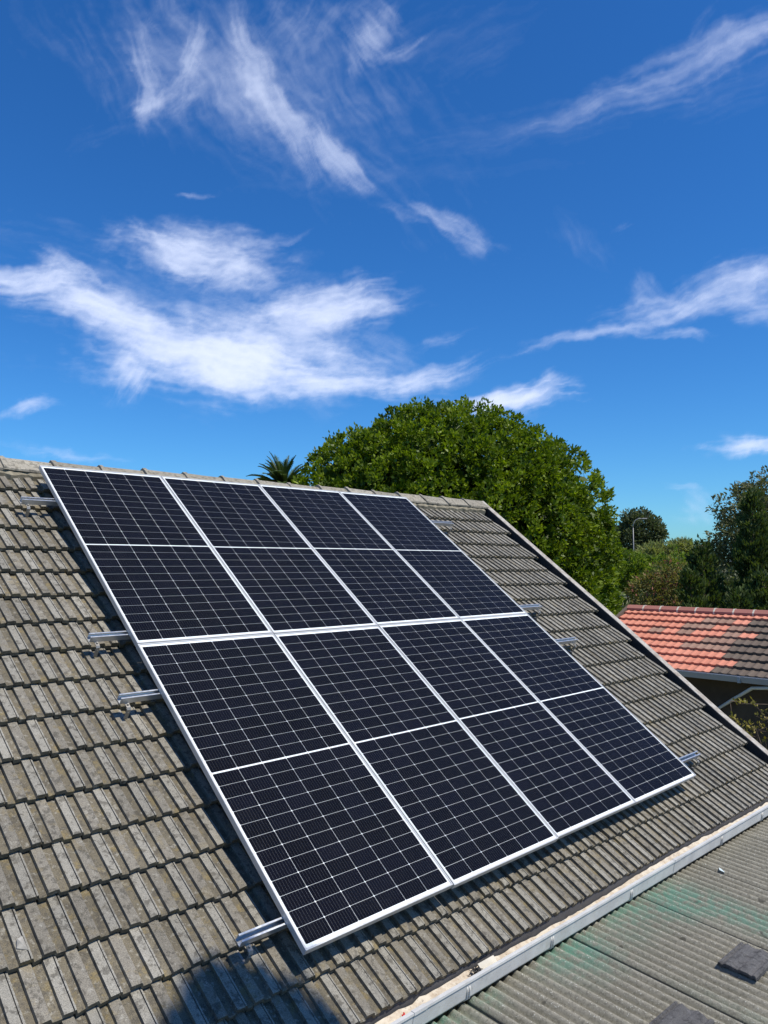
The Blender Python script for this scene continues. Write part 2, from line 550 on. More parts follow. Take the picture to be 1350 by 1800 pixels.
# centre, half sizes, tilt, weight | fibre direction, fibre length, fibre width, opacity
CL = [
 # the large soft cloud
 (400,632,170,50,2,1.10,8,150,60,.95),(300,600,130,46,22,.90,20,160,50,.75),(190,545,130,34,16,.95,14,160,46,.85),(70,495,110,22,8,.90,6,170,34,.8),(115,460,50,16,25,.7,30,90,30,.6),
 (340,450,110,34,6,.90,10,120,44,.8),(420,480,50,26,-20,.8,-25,100,36,.6),(270,420,60,18,35,.55,50,110,30,.35),(480,425,48,10,-14,.6,-16,120,20,.35),(580,540,95,34,-4,.95,-8,130,44,.85),(500,590,120,46,10,.8,16,140,50,.6),
 (560,668,150,24,2,.95,-4,170,34,.8),(740,668,90,17,-13,.85,-16,150,26,.65),(660,625,90,30,15,.55,20,130,36,.35),(235,655,34,34,-60,.75,-60,100,36,.6),(60,400,170,30,14,.40,14,200,30,.18),(765,603,42,8,-14,.55,-14,90,16,.3),
 (320,535,170,70,12,.62,14,170,60,.36),(450,520,110,50,0,.5,10,150,50,.25),
 # small ones
 (50,706,42,9,-3,.9,-4,90,22,.6),(890,706,82,17,-9,1.05,-12,110,30,.9),(968,661,18,8,-20,.8,-25,60,18,.45),(1318,780,60,12,-4,1.0,-6,110,22,.75),(130,803,70,7,3,.75,3,140,14,.3),(1198,855,24,5,5,.7,5,70,14,.25),(1240,885,20,22,35,.7,40,70,22,.3),(1225,912,30,9,0,.55,0,70,18,.2),
 (790,395,64,12,24,.8,26,90,26,.42),(838,428,26,20,55,.7,50,80,26,.34),(718,372,40,12,8,.6,10,80,20,.25),(340,341,18,4,3,.8,4,60,12,.25),(20,780,50,9,5,.5,5,110,18,.14),
 # upper wisps: broad veil with brighter filaments
 (420,110,240,95,10,.74,60,240,60,.27),(500,210,240,80,30,.62,45,260,55,.20),(255,125,17,62,-8,.95,76,160,26,.42),(262,185,26,16,-50,.8,-50,100,24,.35),(335,110,18,56,18,.9,-70,150,26,.40),(310,165,48,22,-25,.7,-30,120,30,.28),
 (455,120,26,90,-12,.8,74,220,34,.40),(510,215,26,80,-30,.9,62,240,28,.45),(580,275,20,66,-44,.95,50,240,24,.48),(620,318,40,10,28,.6,32,140,20,.28),(400,160,90,34,40,.6,46,200,36,.24),(540,40,60,50,-30,.6,-55,180,36,.26),
 (650,70,40,46,30,.85,45,130,34,.42),(700,95,40,14,-20,.7,-25,120,24,.30),(640,25,60,30,-30,.6,-40,170,34,.26),(770,80,120,60,-18,.45,-28,220,44,.13),(300,15,50,50,30,.5,60,160,34,.22),(190,230,80,18,-16,.5,-20,200,26,.14),(540,300,110,30,20,.4,28,200,36,.14),
 # upper right streak
 (1235,105,180,26,-25,.80,-25,340,38,.34),(1325,62,90,20,-30,.85,-28,280,32,.32),(1120,165,150,26,-18,.7,-20,320,36,.22),(950,215,220,40,-9,.45,-12,320,44,.12),(1235,32,34,9,-50,.55,-48,140,20,.16),(640,300,280,36,-4,.36,-5,320,40,.10),(1290,150,120,40,-20,.4,-22,300,40,.12),
 # right cloud
 (1275,505,110,32,-14,.90,-18,150,40,.55),(1330,545,50,20,0,.9,-10,130,34,.52),(1165,545,70,26,-14,.85,-25,130,38,.46),(1060,580,105,12,-12,.95,-13,190,24,.50),(1195,583,46,9,6,.8,10,100,22,.45),(1335,475,50,22,-15,.75,-30,140,34,.42),(1140,520,36,26,40,.6,55,90,28,.30),(1030,430,60,34,30,.45,50,150,34,.14),(1096,398,24,7,-20,.5,-20,100,18,.16)]
def clouds(x, y):
    def warp(a, b):
        return fbm(a / 190, b / 190, 3, 5) * 46, fbm(a / 190, b / 190, 13, 5) * 36
    wx, wy = warp(x, y)
    w2x = fbm(x / 46, y / 46, 23, 4) * 10; w2y = fbm(x / 46, y / 46, 33, 4) * 8
    X = x + wx + w2x; Y = y + wy + w2y
    # fine turbulence shared by every cloud
    fine = fbm((x + wx * .6) / 34, (y + wy * .6) / 22, 61, 5, .6)
    out = np.zeros_like(x)
    for i, (cx, cy, hx, hy, rot, w, fa, fl, fw, op) in enumerate(CL):
        ox, oy = warp(np.array([float(cx)]), np.array([float(cy)]))
        r = math.radians(rot); c, s = math.cos(r), math.sin(r)
        dx, dy = X - cx - ox[0], Y - cy - oy[0]
        a = (dx * c + dy * s) / hx; b = (-dx * s + dy * c) / hy
        rr = a * a + b * b
        m = rr < 6.5
        if not m.any():
            continue
        env = np.exp(-rr[m] * .5) * w
        r = math.radians(fa); c, s = math.cos(r), math.sin(r)
        p = x[m] + wx[m] * .8 + w2x[m] * .5; q = y[m] + wy[m] * .8 + w2y[m] * .5
        l1 = (p * c + q * s) / fl; l2 = (-p * s + q * c) / fw
        n = fbm(l1, l2, 50 + 7 * (i % 5), 6, .56)
        fib = fbm(l1 * .9 + 3, l2 * 2.4, 90 + 7 * (i % 3), 4, .6, True)
        k = env + n * .55 + (fib - .4) * .22 + fine[m] * .17
        d = sst(k, .16, 1.30) ** 1.1 * op * sst(env, .02, .40)
        out[m] = 1 - (1 - out[m]) * (1 - np.clip(d, 0, 1))
    return out
def make_clouds():
    az = np.radians(np.concatenate([np.arange(-180, -33, 2.5), np.arange(-33, 33, 0.1), np.arange(33, 180.1, 2.5)]))
    el = np.radians(np.concatenate([np.arange(1.8, 42, 0.1), np.arange(42, 89, 2.5), [89.9]]))
    A, E = np.meshgrid(az, el)
    dx, dy, dz = np.sin(A) * np.cos(E), np.cos(A) * np.cos(E), np.sin(E)
    H = 3000.0
    r = H / dz
    co = np.stack([dx * r, dy * r, np.full_like(r, H)], -1).reshape(-1, 3)
    c, s_ = math.cos(rad(3.8)), math.sin(rad(3.8))
    zf = np.maximum(dy * c + dz * s_, 0.15)
    px = 675 + 1355 * dx / zf
    py = 900 - 1355 * (dz * c - dy * s_) / zf
    front = (np.abs(A) < rad(50)) & (E < rad(50))
    den = np.zeros_like(A)
    den[front] = clouds(px[front], py[front])
    # similar scattered cirrus over the rest of the sky, clear round the sun
    away = np.maximum(sst(np.abs(A), rad(32), rad(60)), sst(E, rad(40), rad(60)))
    n = fbm(A * 3.0 + fbm(A * 2, E * 2, 5, 3) * .6, E * 7.0, 77, 5)
    ang = np.arccos(np.clip(dx * SUN[0] + dy * SUN[1] + dz * SUN[2], -1, 1))
    den = np.maximum(den, 0.6 * away * sst(n, 0.08, 0.6) * sst(ang, rad(14), rad(30)))
    nA, nE = len(az), len(el)
    idx = np.arange(nA * nE).reshape(nE, nA)
    f = np.stack([idx[:-1, :-1], idx[:-1, 1:], idx[1:, 1:], idx[1:, :-1]], -1).reshape(-1, 4)
    dv = den.ravel()
    keep = dv[f].max(1) > 0.004
    f = f[keep]
    me = bpy.data.meshes.new('clouds')
    me.vertices.add(len(co))
    me.vertices.foreach_set('co', co.astype(np.float32).ravel())
    me.loops.add(f.size)
    me.loops.foreach_set('vertex_index', f.astype(np.int32).ravel())
    me.polygons.add(len(f))
    me.polygons.foreach_set('loop_start', np.arange(0, f.size, 4, dtype=np.int32))
    at = me.attributes.new('thick', 'FLOAT', 'POINT')
    at.data.foreach_set('value', dv.astype(np.float32))
    def m_cloud(t, b, o):
        t.n.remove(b)
        tr = t.n.new('ShaderNodeBsdfTransparent')
        tl = t.n.new('ShaderNodeBsdfTranslucent')
        tl.inputs['Color'].default_value = (0.60, 0.635, 0.70, 1)
        mx = t.n.new('ShaderNodeMixShader')
        t.put(mx.inputs[0], t.attr('thick'))
        t.l.new(tr.outputs[0], mx.inputs[1])
        t.l.new(tl.outputs[0], mx.inputs[2])
        t.l.new(mx.outputs[0], o.inputs[0])
    me.materials.append(mat('cirrus', m_cloud))
    me.update()
    tag(link('clouds', me), 'white wisps of cirrus and one larger soft cloud in the blue sky', kind='stuff')
make_clouds()

# ================================================================== THE HOUSE
house = empty('house', (0, 0, 0))
tag(house, 'house with weathered grey-brown concrete tile roof carrying the solar panels', 'house')
UL, UR = -3.6, 5.93              # roof extent along the ridge
V_RIDGE, V_EAVE = -0.25, 4.585
HT = -0.14                       # rib tops at the butt of a tile
ROOFM = basis(O, U, -V, N)

# roof deck (underlay) in roof coordinates: x = u, y = -v, z = n
mb = MB()
mb.box(UL, UR + 0.02, -(V_EAVE - 0.06), -V_RIDGE - 0.02, -0.30, -0.235)
roof = mb.build('roof', M['underlay'], house)
roof.matrix_local = ROOFM

GAUGE, TW = 0.2626, 0.191
TILE_L = GAUGE + 0.06
TILT = 0.038 / GAUGE
# cross profile of a tile: brown rib, pan, light interlock rib with its groove, pan
RH = 0.0185
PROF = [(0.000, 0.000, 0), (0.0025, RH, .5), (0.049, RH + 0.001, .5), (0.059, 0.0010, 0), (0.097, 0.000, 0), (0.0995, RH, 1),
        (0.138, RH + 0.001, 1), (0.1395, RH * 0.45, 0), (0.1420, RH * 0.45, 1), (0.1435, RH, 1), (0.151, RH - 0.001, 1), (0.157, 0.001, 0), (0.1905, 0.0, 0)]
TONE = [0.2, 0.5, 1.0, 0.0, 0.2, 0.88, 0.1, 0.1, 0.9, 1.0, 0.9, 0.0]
def tile_geom(seed):
    r = np.random.default_rng(seed)
    P = np.array([(a, b) for a, b, _ in PROF])
    n = len(P)
    jit = r.normal(0, 0.0011, n)
    jz = r.normal(0, 0.0007, n)
    rows = []
    for k, (y, dz) in enumerate(((0.0, -0.0030), (0.006, 0.0), (GAUGE * 0.55, 0.0), (TILE_L, 0.0))):
        yy = np.full(n, y)
        if k == 0:
            yy = yy + jit * 1.6
        elif k == 1:
            yy = yy + jit * 1.2 + 0.001
        rows.append(np.stack([P[:, 0] + r.normal(0, 0.0004, n), yy, P[:, 1] + dz + jz], 1))
    under = np.stack([P[:, 0], jit * 1.6 + 0.002, P[:, 1] - 0.028 + r.normal(0, 0.001, n)], 1)
    under2 = under.copy()
    under2[:, 1] = 0.07
    v = np.concatenate([under2, under] + rows)
    f, tn = [], []
    for k in range(5):
        for i in range(n - 1):
            f.append((k * n + i, k * n + i + 1, (k + 1) * n + i + 1, (k + 1) * n + i))
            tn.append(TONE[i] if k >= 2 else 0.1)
    ang = -TILT
    c, s_ = math.cos(ang), math.sin(ang)
    y, z = v[:, 1].copy(), v[:, 2].copy() - 0.019
    v[:, 1], v[:, 2] = c * y - s_ * z, s_ * y + c * z
    return v, f, tn
TG = [tile_geom(100 + i) for i in range(6)]
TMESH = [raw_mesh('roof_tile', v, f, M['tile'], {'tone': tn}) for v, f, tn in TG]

def project(p):
    c, s_ = math.cos(rad(3.8)), math.sin(rad(3.8))
    q = np.array(p) - np.array([0, 0, CAM_H])
    z = q[1] * c + q[2] * s_
    y = q[1] * s_ - q[2] * c
    return 675 + 1355 * q[0] / z, 900 + 1355 * y / z, z

tiles = []
NROW = 18
for r in range(NROW):
    vb = V_EAVE - r * GAUGE
    off = (0.5 * TW if r % 2 else 0.0) + 0.035
    k0 = math.floor((UL - off) / TW)
    k1 = math.ceil((UR - off) / TW)
    for k in range(k0, k1):
        u0 = off + k * TW
        if u0 < UL - 0.01 or u0 + TW > UR + 0.05:
            continue
        vv = vb + 0.010 * (u0 - 0.0) + rng.normal(0, 0.0016)
        cu, cv = u0 + TW / 2, vv - GAUGE / 2
        x, y, z = project(rp(cu, cv, HT))
        hidden = 0.04 < cu < 4.22 and cv < 4.06
        vis = (-25 < x < 1380 and y < 1830 and z > 0) and not hidden
        tiles.append((0 if vis else 1, z, u0, vv, rng.integers(0, 6), rng.normal(0, 0.0025), rng.normal(0, 0.0012)))
tiles.sort(key=lambda q: (q[0], q[1]))
near = [q for q in tiles[:300]]
rest = tiles[300:]
for (_, z, u0, vv, k, rz, dh) in near:
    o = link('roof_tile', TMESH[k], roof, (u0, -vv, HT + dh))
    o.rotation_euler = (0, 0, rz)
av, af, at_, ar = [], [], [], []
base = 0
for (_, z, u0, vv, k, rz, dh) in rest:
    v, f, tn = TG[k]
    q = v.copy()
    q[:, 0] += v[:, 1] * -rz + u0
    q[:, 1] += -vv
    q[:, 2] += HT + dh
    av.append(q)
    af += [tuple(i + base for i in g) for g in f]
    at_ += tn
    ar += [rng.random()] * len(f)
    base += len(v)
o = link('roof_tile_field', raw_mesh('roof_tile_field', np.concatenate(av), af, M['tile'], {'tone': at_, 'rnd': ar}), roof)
tag(o, kind='stuff')

# back slope of the same roof: one plain tiled sheet of courses, never seen from the garden side
VB = -D * math.cos(PITCH) - Zv * math.sin(PITCH)
NB = -D * math.sin(PITCH) + Zv * math.cos(PITCH)
apex = rp(0, V_RIDGE, HT)
mb = MB()
for r in range(18):
    b0, b1 = 0.02 + r * GAUGE, 0.02 + (r + 1) * GAUGE
    q = [apex + U * a + VB * b + NB * h for a, b, h in ((UL, b0 - 0.03, -0.03), (UR, b0 - 0.03, -0.03), (UR, b1, 0.0), (UL, b1, 0.0), (UR, b1, -0.025), (UL, b1, -0.025))]
    mb.add(q, [(3, 2, 1, 0), (5, 4, 2, 3)])
mb.build('back_roof_slope', M['tile'], house)

# ridge caps: angular concrete caps, collar at the left end of each
RM = M['ridge']
def ridge_cap(L):
    h = math.tan(PITCH)
    wing, th = 0.135, 0.018
    def prof(g, w):
        return [(-w, -w * h + g), (-0.035, -0.035 * h * 0.9 + g), (0, -0.006 + g), (0.035, -0.035 * h * 0.9 + g), (w, -w * h + g)]
    st = [(0.0, 0.018, wing + 0.006), (0.034, 0.019, wing + 0.006), (0.052, 0.006, wing), (L * 0.55, 0.003, wing), (L + 0.01, -0.004, wing - 0.004)]
    v, f = [], []
    for x, g, w in st:
        p = prof(g, w)
        v += [(x, a, b) for a, b in p]
        v += [(x, p[0][0] + 0.004, p[0][1] - th), (x, p[-1][0] - 0.004, p[-1][1] - th)]
    # ring order: 5(lower left) 0 1 2 3 4 6(lower right)
    ring = [5, 0, 1, 2, 3, 4, 6]
    for i in range(len(st) - 1):
        for a, b in zip(ring, ring[1:]):
            f.append((i * 7 + a, i * 7 + b, (i + 1) * 7 + b, (i + 1) * 7 + a))
    f.append([i for i in ring][::-1])
    f.append([(len(st) - 1) * 7 + i for i in ring])
    return np.array(v), f
cv_, cf_ = ridge_cap(0.415)
capmesh = []
for i in range(3):
    q = cv_ + np.random.default_rng(40 + i).normal(0, 0.002, cv_.shape)
    capmesh.append(raw_mesh('ridge_tile', q, cf_, RM, {'tone': [0.5 + 0.1 * i] * len(cf_)}))
apx = rp(0, V_RIDGE, HT) + Zv * 0.035
u0 = -0.218 - 0.415 * 8
i = 0
while u0 < UR - 0.1:
    o = link('ridge_tile', capmesh[i % 3], house)
    o.matrix_local = basis(apx + U * u0 + Zv * rng.normal(0, 0.004), U, -D, Zv) @ Matrix.Rotation(rng.normal(0, 0.006), 4, 'Z')
    u0 += 0.415
    i += 1
# lumpy mortar bedding under the caps on the camera side
xs = np.arange(UL, UR, 0.035)
v, f = [], []
for j, x in enumerate(xs):
    w0 = 0.012 * math.sin(x * 31) + rng.normal(0, 0.006)
    for (b, h) in ((V_RIDGE + 0.02, HT + 0.012), (V_RIDGE + 0.13, HT + 0.012), (V_RIDGE + 0.185 + w0, HT - 0.004), (V_RIDGE + 0.20 + w0, HT - 0.05)):
        v.append((x, -b, h + rng.normal(0, 0.003)))
    if j:
        for q in range(3):
            f.append(((j - 1) * 4 + q, (j - 1) * 4 + q + 1, j * 4 + q + 1, j * 4 + q))
link('ridge_mortar', raw_mesh('ridge_mortar', v, f, M['mortar']), roof)

# barge board along the right verge: several lengths, slightly out of line
bb = [(-0.27, 0.012), (1.4, 0.010), (2.3, 0.014), (3.05, -0.020), (3.75, -0.045), (4.30, -0.02), (4.80, 0.0)]
mb = MB()
v, f = [], []
for (b, du) in bb:
    for (a, h) in ((UR + 0.046, -0.36), (UR + 0.046, -0.120), (UR + 0.122, -0.111), (UR + 0.122, -0.36)):
        v.append((a + du, -b, h))
nb = len(bb)
for i in range(nb - 1):
    for k in range(4):
        f.append((i * 4 + k, i * 4 + (k + 1) % 4, (i + 1) * 4 + (k + 1) % 4, (i + 1) * 4 + k))
f += [(0, 1, 2, 3), (nb * 4 - 1, nb * 4 - 2, nb * 4 - 3, nb * 4 - 4)]
link('barge_board', raw_mesh('barge_board', v, f, M['barge']), roof)

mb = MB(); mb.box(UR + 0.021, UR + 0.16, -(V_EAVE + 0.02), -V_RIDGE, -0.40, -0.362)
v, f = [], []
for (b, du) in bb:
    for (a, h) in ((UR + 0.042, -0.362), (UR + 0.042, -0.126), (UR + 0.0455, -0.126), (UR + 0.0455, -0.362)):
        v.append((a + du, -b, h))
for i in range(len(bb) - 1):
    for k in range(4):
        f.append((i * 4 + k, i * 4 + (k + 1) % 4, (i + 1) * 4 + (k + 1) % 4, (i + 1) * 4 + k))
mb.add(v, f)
mb.build('verge_shade_lining', M['underlay'], roof)  # near-black strip paints the shade on the barge board's inner face
# eave: fascia, gutter with lips, stained bed, joint sleeves and strap brackets.  Frame: x = u, y = out from the wall, z = up
SK = math.atan(0.011)
EA = U * math.cos(SK) + D * math.sin(SK)
ED = D * math.cos(SK) - U * math.sin(SK)
def eave_o():
    o_ = O - U * (O @ U) - D * (O @ D)          # keep only height
    o_ = U * (O @ U) + D * (-2.735)
    return np.array([o_[0], o_[1], CAM_H])
EM = basis(eave_o(), EA, ED, Zv)
# basis is left-handed if (EA, ED, Z) is; flip by using (EA, -ED, Z) with y negative outwards
EM = basis(eave_o(), EA, -ED, Zv)
def ebox(mb, x0, x1, y0, y1, z0, z1):
    return mb.box(x0, x1, -y1, -y0, z0, z1)
GZ = -2.145
mb = MB()
ebox(mb, UL, UR + 0.07, -0.05, -0.004, -2.42, -2.132)
o = mb.build('fascia_board', M['fascia'], house)
o.matrix_local = EM
# gutter trough: outside box gutter with rolled front lip
def gut(name, x0, x1, grow=0.0):
    pr = [(0.0, GZ - 0.05), (0.0, GZ - 0.098 - grow), (0.084, GZ - 0.098 - grow), (0.091 + grow, GZ - 0.088), (0.104 + grow, GZ - 0.012), (0.110 + grow, GZ - 0.008), (0.110 + grow, GZ + 0.004),
          (0.088, GZ + 0.004), (0.088, GZ - 0.008), (0.098, GZ - 0.012), (0.086, GZ - 0.084), (0.004, GZ - 0.092), (0.004, GZ - 0.05)]
    m_ = MB()
    m_.extrude([(-a, b) for a, b in pr], x0, x1)
    return m_
gutter = gut('gutter', UL, UR + 0.09).build('gutter', M['gutter'], house)
gutter.matrix_local = EM
for xj in (0.50, 3.22, -2.1):
    ou = [(0.060, GZ - 0.1005), (0.0855, GZ - 0.1005), (0.0935, GZ - 0.089), (0.1065, GZ - 0.0125), (0.1125, GZ - 0.0085), (0.1125, GZ + 0.0068), (0.087, GZ + 0.0068)]
    inn = [(0.087, GZ + 0.0045), (0.1105, GZ + 0.0045), (0.1105, GZ - 0.0078), (0.1045, GZ - 0.0118), (0.0917, GZ - 0.0883), (0.0845, GZ - 0.0985), (0.060, GZ - 0.0985)]
    m_ = MB()
    m_.extrude([(-a, b) for a, b in ou + inn], xj - 0.045, xj + 0.045)
    m_.build('joint_sleeve', M['gutter'], gutter)
xs = np.arange(UL, UR + 0.05, 0.05)
v, f = [], []
for j, x in enumerate(xs):
    l0 = GZ - 0.046 + 0.010 * math.sin(x * 2.3) + rng.normal(0, 0.003)
    for k, yy in enumerate((0.005, 0.032, 0.062, 0.089)):
        v.append((x, -yy, l0 + (0.012 if k == 0 else 0) + rng.normal(0, 0.0025)))
    if j:
        for q in range(3):
            f.append(((j - 1) * 4 + q, j * 4 + q, j * 4 + q + 1, (j - 1) * 4 + q + 1))
link('gutter_bed', raw_mesh('gutter_bed', v, f, M['cream'], smooth=True), gutter)
for xb in (-1.6, -0.35, 0.86, 1.62, 2.55, 4.0, 4.85, 5.7):
    pts = [(xb, -0.113 + 0.006, GZ - 0.02)]
    m_ = MB()
    for dx in (0.0, 0.018):
        path = [(xb + dx, -(0.101), GZ - 0.028), (xb + dx, -0.100, GZ - 0.06), (xb + dx, -0.096, GZ - 0.09), (xb + dx, -0.074, GZ - 0.106), (xb + dx, -0.01, GZ - 0.106)]
        m_.tube(path, 0.0045, 6)
    m_.build('gutter_bracket', M['gutter'], gutter, smooth=True)

# walls of the house under the roof
wall_d = -2.735 - 0.42
back_d = O @ D + (V_RIDGE * math.cos(PITCH)) - 3.6
base_o = U * (O @ U)
mb = MB()
ux0, ux1 = UL + 0.3, UR - 0.25
zr = apex[2] - 0.22
ze = CAM_H - 2.30
rd = apex @ D
def W(a, d_, z):
    q = base_o + U * a + D * d_
    return (q[0], q[1], z)
mb.add([W(ux0, wall_d, 0), W(ux1, wall_d, 0), W(ux1, wall_d, ze), W(ux0, wall_d, ze)], [(0, 1, 2, 3)])
mb.add([W(ux1, wall_d, 0), W(ux1, back_d, 0), W(ux1, back_d, ze), W(ux1, rd, zr), W(ux1, wall_d, ze)], [(0, 1, 2, 3, 4)])
mb.add([W(ux0, wall_d, 0), W(ux0, back_d, 0), W(ux0, back_d, ze), W(ux0, rd, zr), W(ux0, wall_d, ze)], [(4, 3, 2, 1, 0)])
mb.add([W(ux0, back_d, 0), W(ux1, back_d, 0), W(ux1, back_d, ze), W(ux0, back_d, ze)], [(3, 2, 1, 0)])
mb.build('wall', M['plaster'], house)

# ================================================================== SOLAR PANELS
PW, PH, PT = 1.0525, 2.127, 0.035
PPU, PPV = 1.058, 2.135
LIP = 0.0095
cw, ch = 0.1672, 0.0844
cpx = (PW - 2 * 0.0195) / 6
cpy = (PH - 2 * 0.0275 - 0.0095) / 24
def cell_mesh():
    a, b, c = cw / 2, ch / 2, 0.0044
    v = [(-a + c, -b, 0), (a - c, -b, 0), (a, -b + c, 0), (a, b - c, 0), (a - c, b, 0), (-a + c, b, 0), (-a, b - c, 0), (-a, -b + c, 0)]
    return raw_mesh('cell', v, [tuple(range(8))], M['cell'])
CELL = cell_mesh()
def frame_mesh():
    mb = MB()
    # four mitred rails of the frame: outer wall + top lip
    for (x0, y0, x1, y1) in ((0, 0, PW, 0), (PW, 0, PW, PH), (PW, PH, 0, PH), (0, PH, 0, 0)):
        p0, p1 = np.array([x0, y0, 0.0]), np.array([x1, y1, 0.0])
        t = (p1 - p0) / np.linalg.norm(p1 - p0)
        n = np.array([-t[1], t[0], 0])
        sec = [(0, -PT), (0, -0.0012), (0.0012, 0), (LIP, 0), (LIP, -0.0025), (0.002, -0.0025), (0.002, -PT + 0.0015), (0.025, -PT + 0.0015), (0.025, -PT)]
        v, f = [], []
        k = len(sec)
        for p, sg in ((p0, 1), (p1, -1)):
            for a, z in sec:
                v.append(p + n * a + t * sg * a + np.array([0, 0, z]))
        f = [(i, (i + 1) % k, k + (i + 1) % k, k + i) for i in range(k)]
        mb.add(v, f)
    return mb.mesh('frame', M['alu'])
FRAME = frame_mesh()
mb = MB(); mb.box(0.003, PW - 0.003, 0.003, PH - 0.003, -0.0085, -0.0052)
BACK = mb.mesh('backsheet', M['backsheet'])
GLASS = raw_mesh('glass_pane', [(0.0025, 0.0025, -0.0029), (PW - 0.0025, 0.0025, -0.0029), (PW - 0.0025, PH - 0.0025, -0.0029), (0.0025, PH - 0.0025, -0.0029)], [(0, 1, 2, 3)], M['glass'])
ORD = ['leftmost', 'second from left', 'third from left', 'rightmost']
for r in range(2):
    for c in range(4):
        row = 'upper' if r == 0 else 'lower'
        p = empty('solar_panel')
        p.matrix_world = ROOFM @ Matrix.Translation((c * PPU + 0.003 + rng.normal(0, 0.0008), -(r * PPV + PH) + rng.normal(0, 0.0025) - (0.004 if (r, c) == (1, 1) else 0), 0.0)) @ Matrix.Rotation(rng.normal(0, 0.0006), 4, 'Z')
        tag(p, 'black silver-framed solar panel, %s in the %s row next to %s' % (ORD[c], row, 'the ridge' if r == 0 else 'the gutter'), 'solar panel', 'solar panels in two rows on the roof')
        link('frame', FRAME, p)
        link('backsheet', BACK, p)
        link('glass_pane', GLASS, p)
        for i in range(6):
            for j in range(24):
                x = 0.0195 + cpx * (i + 0.5)
                y = 0.0275 + cpy * (j + 0.5) + (0.0095 if j >= 12 else 0)
                link('cell', CELL, p, (x, y, -0.0046))

# ================================================================== MOUNTING RAILS
RV = [0.447, 1.985, 2.520, 4.075]
RNAME = ['near the ridge', 'just above the middle seam of the panels', 'just below the middle seam of the panels', 'near the gutter']
hw, hh, tk = 0.0205, 0.041, 0.0025
RSEC = [(-hw, -hh), (hw, -hh), (hw, 0), (hw - 0.009, 0), (hw - 0.009, -0.006), (hw - 0.0065, -0.006), (hw - 0.0065, -tk), (hw - tk, -tk), (hw - tk, -0.018), (hw - tk - 0.003, -0.021), (hw - tk, -0.024), (hw - tk, -hh + tk),
        (-hw + tk, -hh + tk), (-hw + tk, -0.024), (-hw + tk + 0.003, -0.021), (-hw + tk, -0.018), (-hw + tk, -tk), (-hw + 0.0065, -tk), (-hw + 0.0065, -0.006), (-hw + 0.009, -0.006), (-hw + 0.009, 0), (-hw, 0)]
def hook_mesh():
    mb = MB()
    w = 0.012
    # strap from under the tile: flat tongue, bend up, foot below the rail
    path = [(0.10, -0.152), (0.012, -0.148), (-0.03, -0.140), (-0.060, -0.130), (-0.064, -0.122), (-0.064, -0.052), (-0.055, -0.043), (-0.021, -0.043)]
    th = 0.0045
    for (a, b), (c, d) in zip(path, path[1:]):
        q = np.array([c - a, d - b]); L = np.linalg.norm(q); q /= L
        nrm = np.array([-q[1], q[0]]) * th / 2
        P0, P1 = np.array([a, b]), np.array([c, d]) + q * 0.001
        v = []
        for x in (-w, w):
            for pp in (P0 + nrm, P0 - nrm, P1 - nrm, P1 + nrm):
                v.append((x, pp[0], pp[1]))
        mb.add(v, [(0, 1, 2, 3), (7, 6, 5, 4), (0, 4, 5, 1), (1, 5, 6, 2), (2, 6, 7, 3), (3, 7, 4, 0)])
    mb.tube([(0, -0.070, -0.072), (0, -0.058, -0.072)], 0.007, 6)
    mb.tube([(0, -0.036, -0.050), (0, -0.036, -0.030)], 0.007, 6)
    return mb.mesh('roof_hook', M['hook'])
HOOK = hook_mesh()
for k, rv in enumerate(RV):
    ra = empty('mounting_rail')
    ra.matrix_world = ROOFM @ Matrix.Translation((0, -rv, -PT - 0.001))
    tag(ra, 'galvanised rail under the solar panels, %s' % RNAME[k], 'rail', 'mounting rails under the panels')
    mb = MB()
    mb.extrude(RSEC, -0.245, 4.685)
    mb.build('channel', M['galv'], ra)
    for uh in (-0.20, 0.62, 1.5, 2.4, 3.3, 4.1, 4.63):
        h = link('roof_hook', HOOK, ra, (uh, 0, 0))

# ================================================================== CORRUGATED LEAN-TO
lean = empty('lean_to', (0, 0, 0))
tag(lean, 'low lean-to with grey-green corrugated fibre cement roof below the white gutter', 'lean-to')
LQ = rad(4.5)
LD = ED * math.cos(LQ) - Zv * math.sin(LQ)
LN = ED * math.sin(LQ) + Zv * math.cos(LQ)
LO = eave_o() + ED * 0.045 + Zv * (-2.28)
LM = basis(LO, EA, -LD, LN)
LLEN = 3.7
lean_roof = empty('corrugated_roof')
lean_roof.parent = lean
lean_roof.matrix_local = LM
CP = 0.0762
ALGAE = [(0.55, 0.05, 0.26, 0.22, 0.8), (0.98, 0.05, 0.16, 0.14, 0.5), (1.75, 0.08, 0.35, 0.25, 0.85), (2.85, 0.22, 0.36, 0.26, 0.9), (2.45, 0.08, 0.35, 0.20, 0.7), (3.0, 0.65, 0.22, 0.5, 0.7), (1.9, 1.0, 0.10, 0.5, 0.3), (2.2, 0.25, 0.3, 0.2, .35)]
SHEETS = [-3.45, -2.58, -1.70, -0.82, 0.09, 0.995, 1.930, 2.79, 3.660, 4.56, 5.48, 6.4]
SHEETS = [0.055 + CP * (round((a - 0.055) / CP - 0.86) + 0.86) for a in SHEETS]
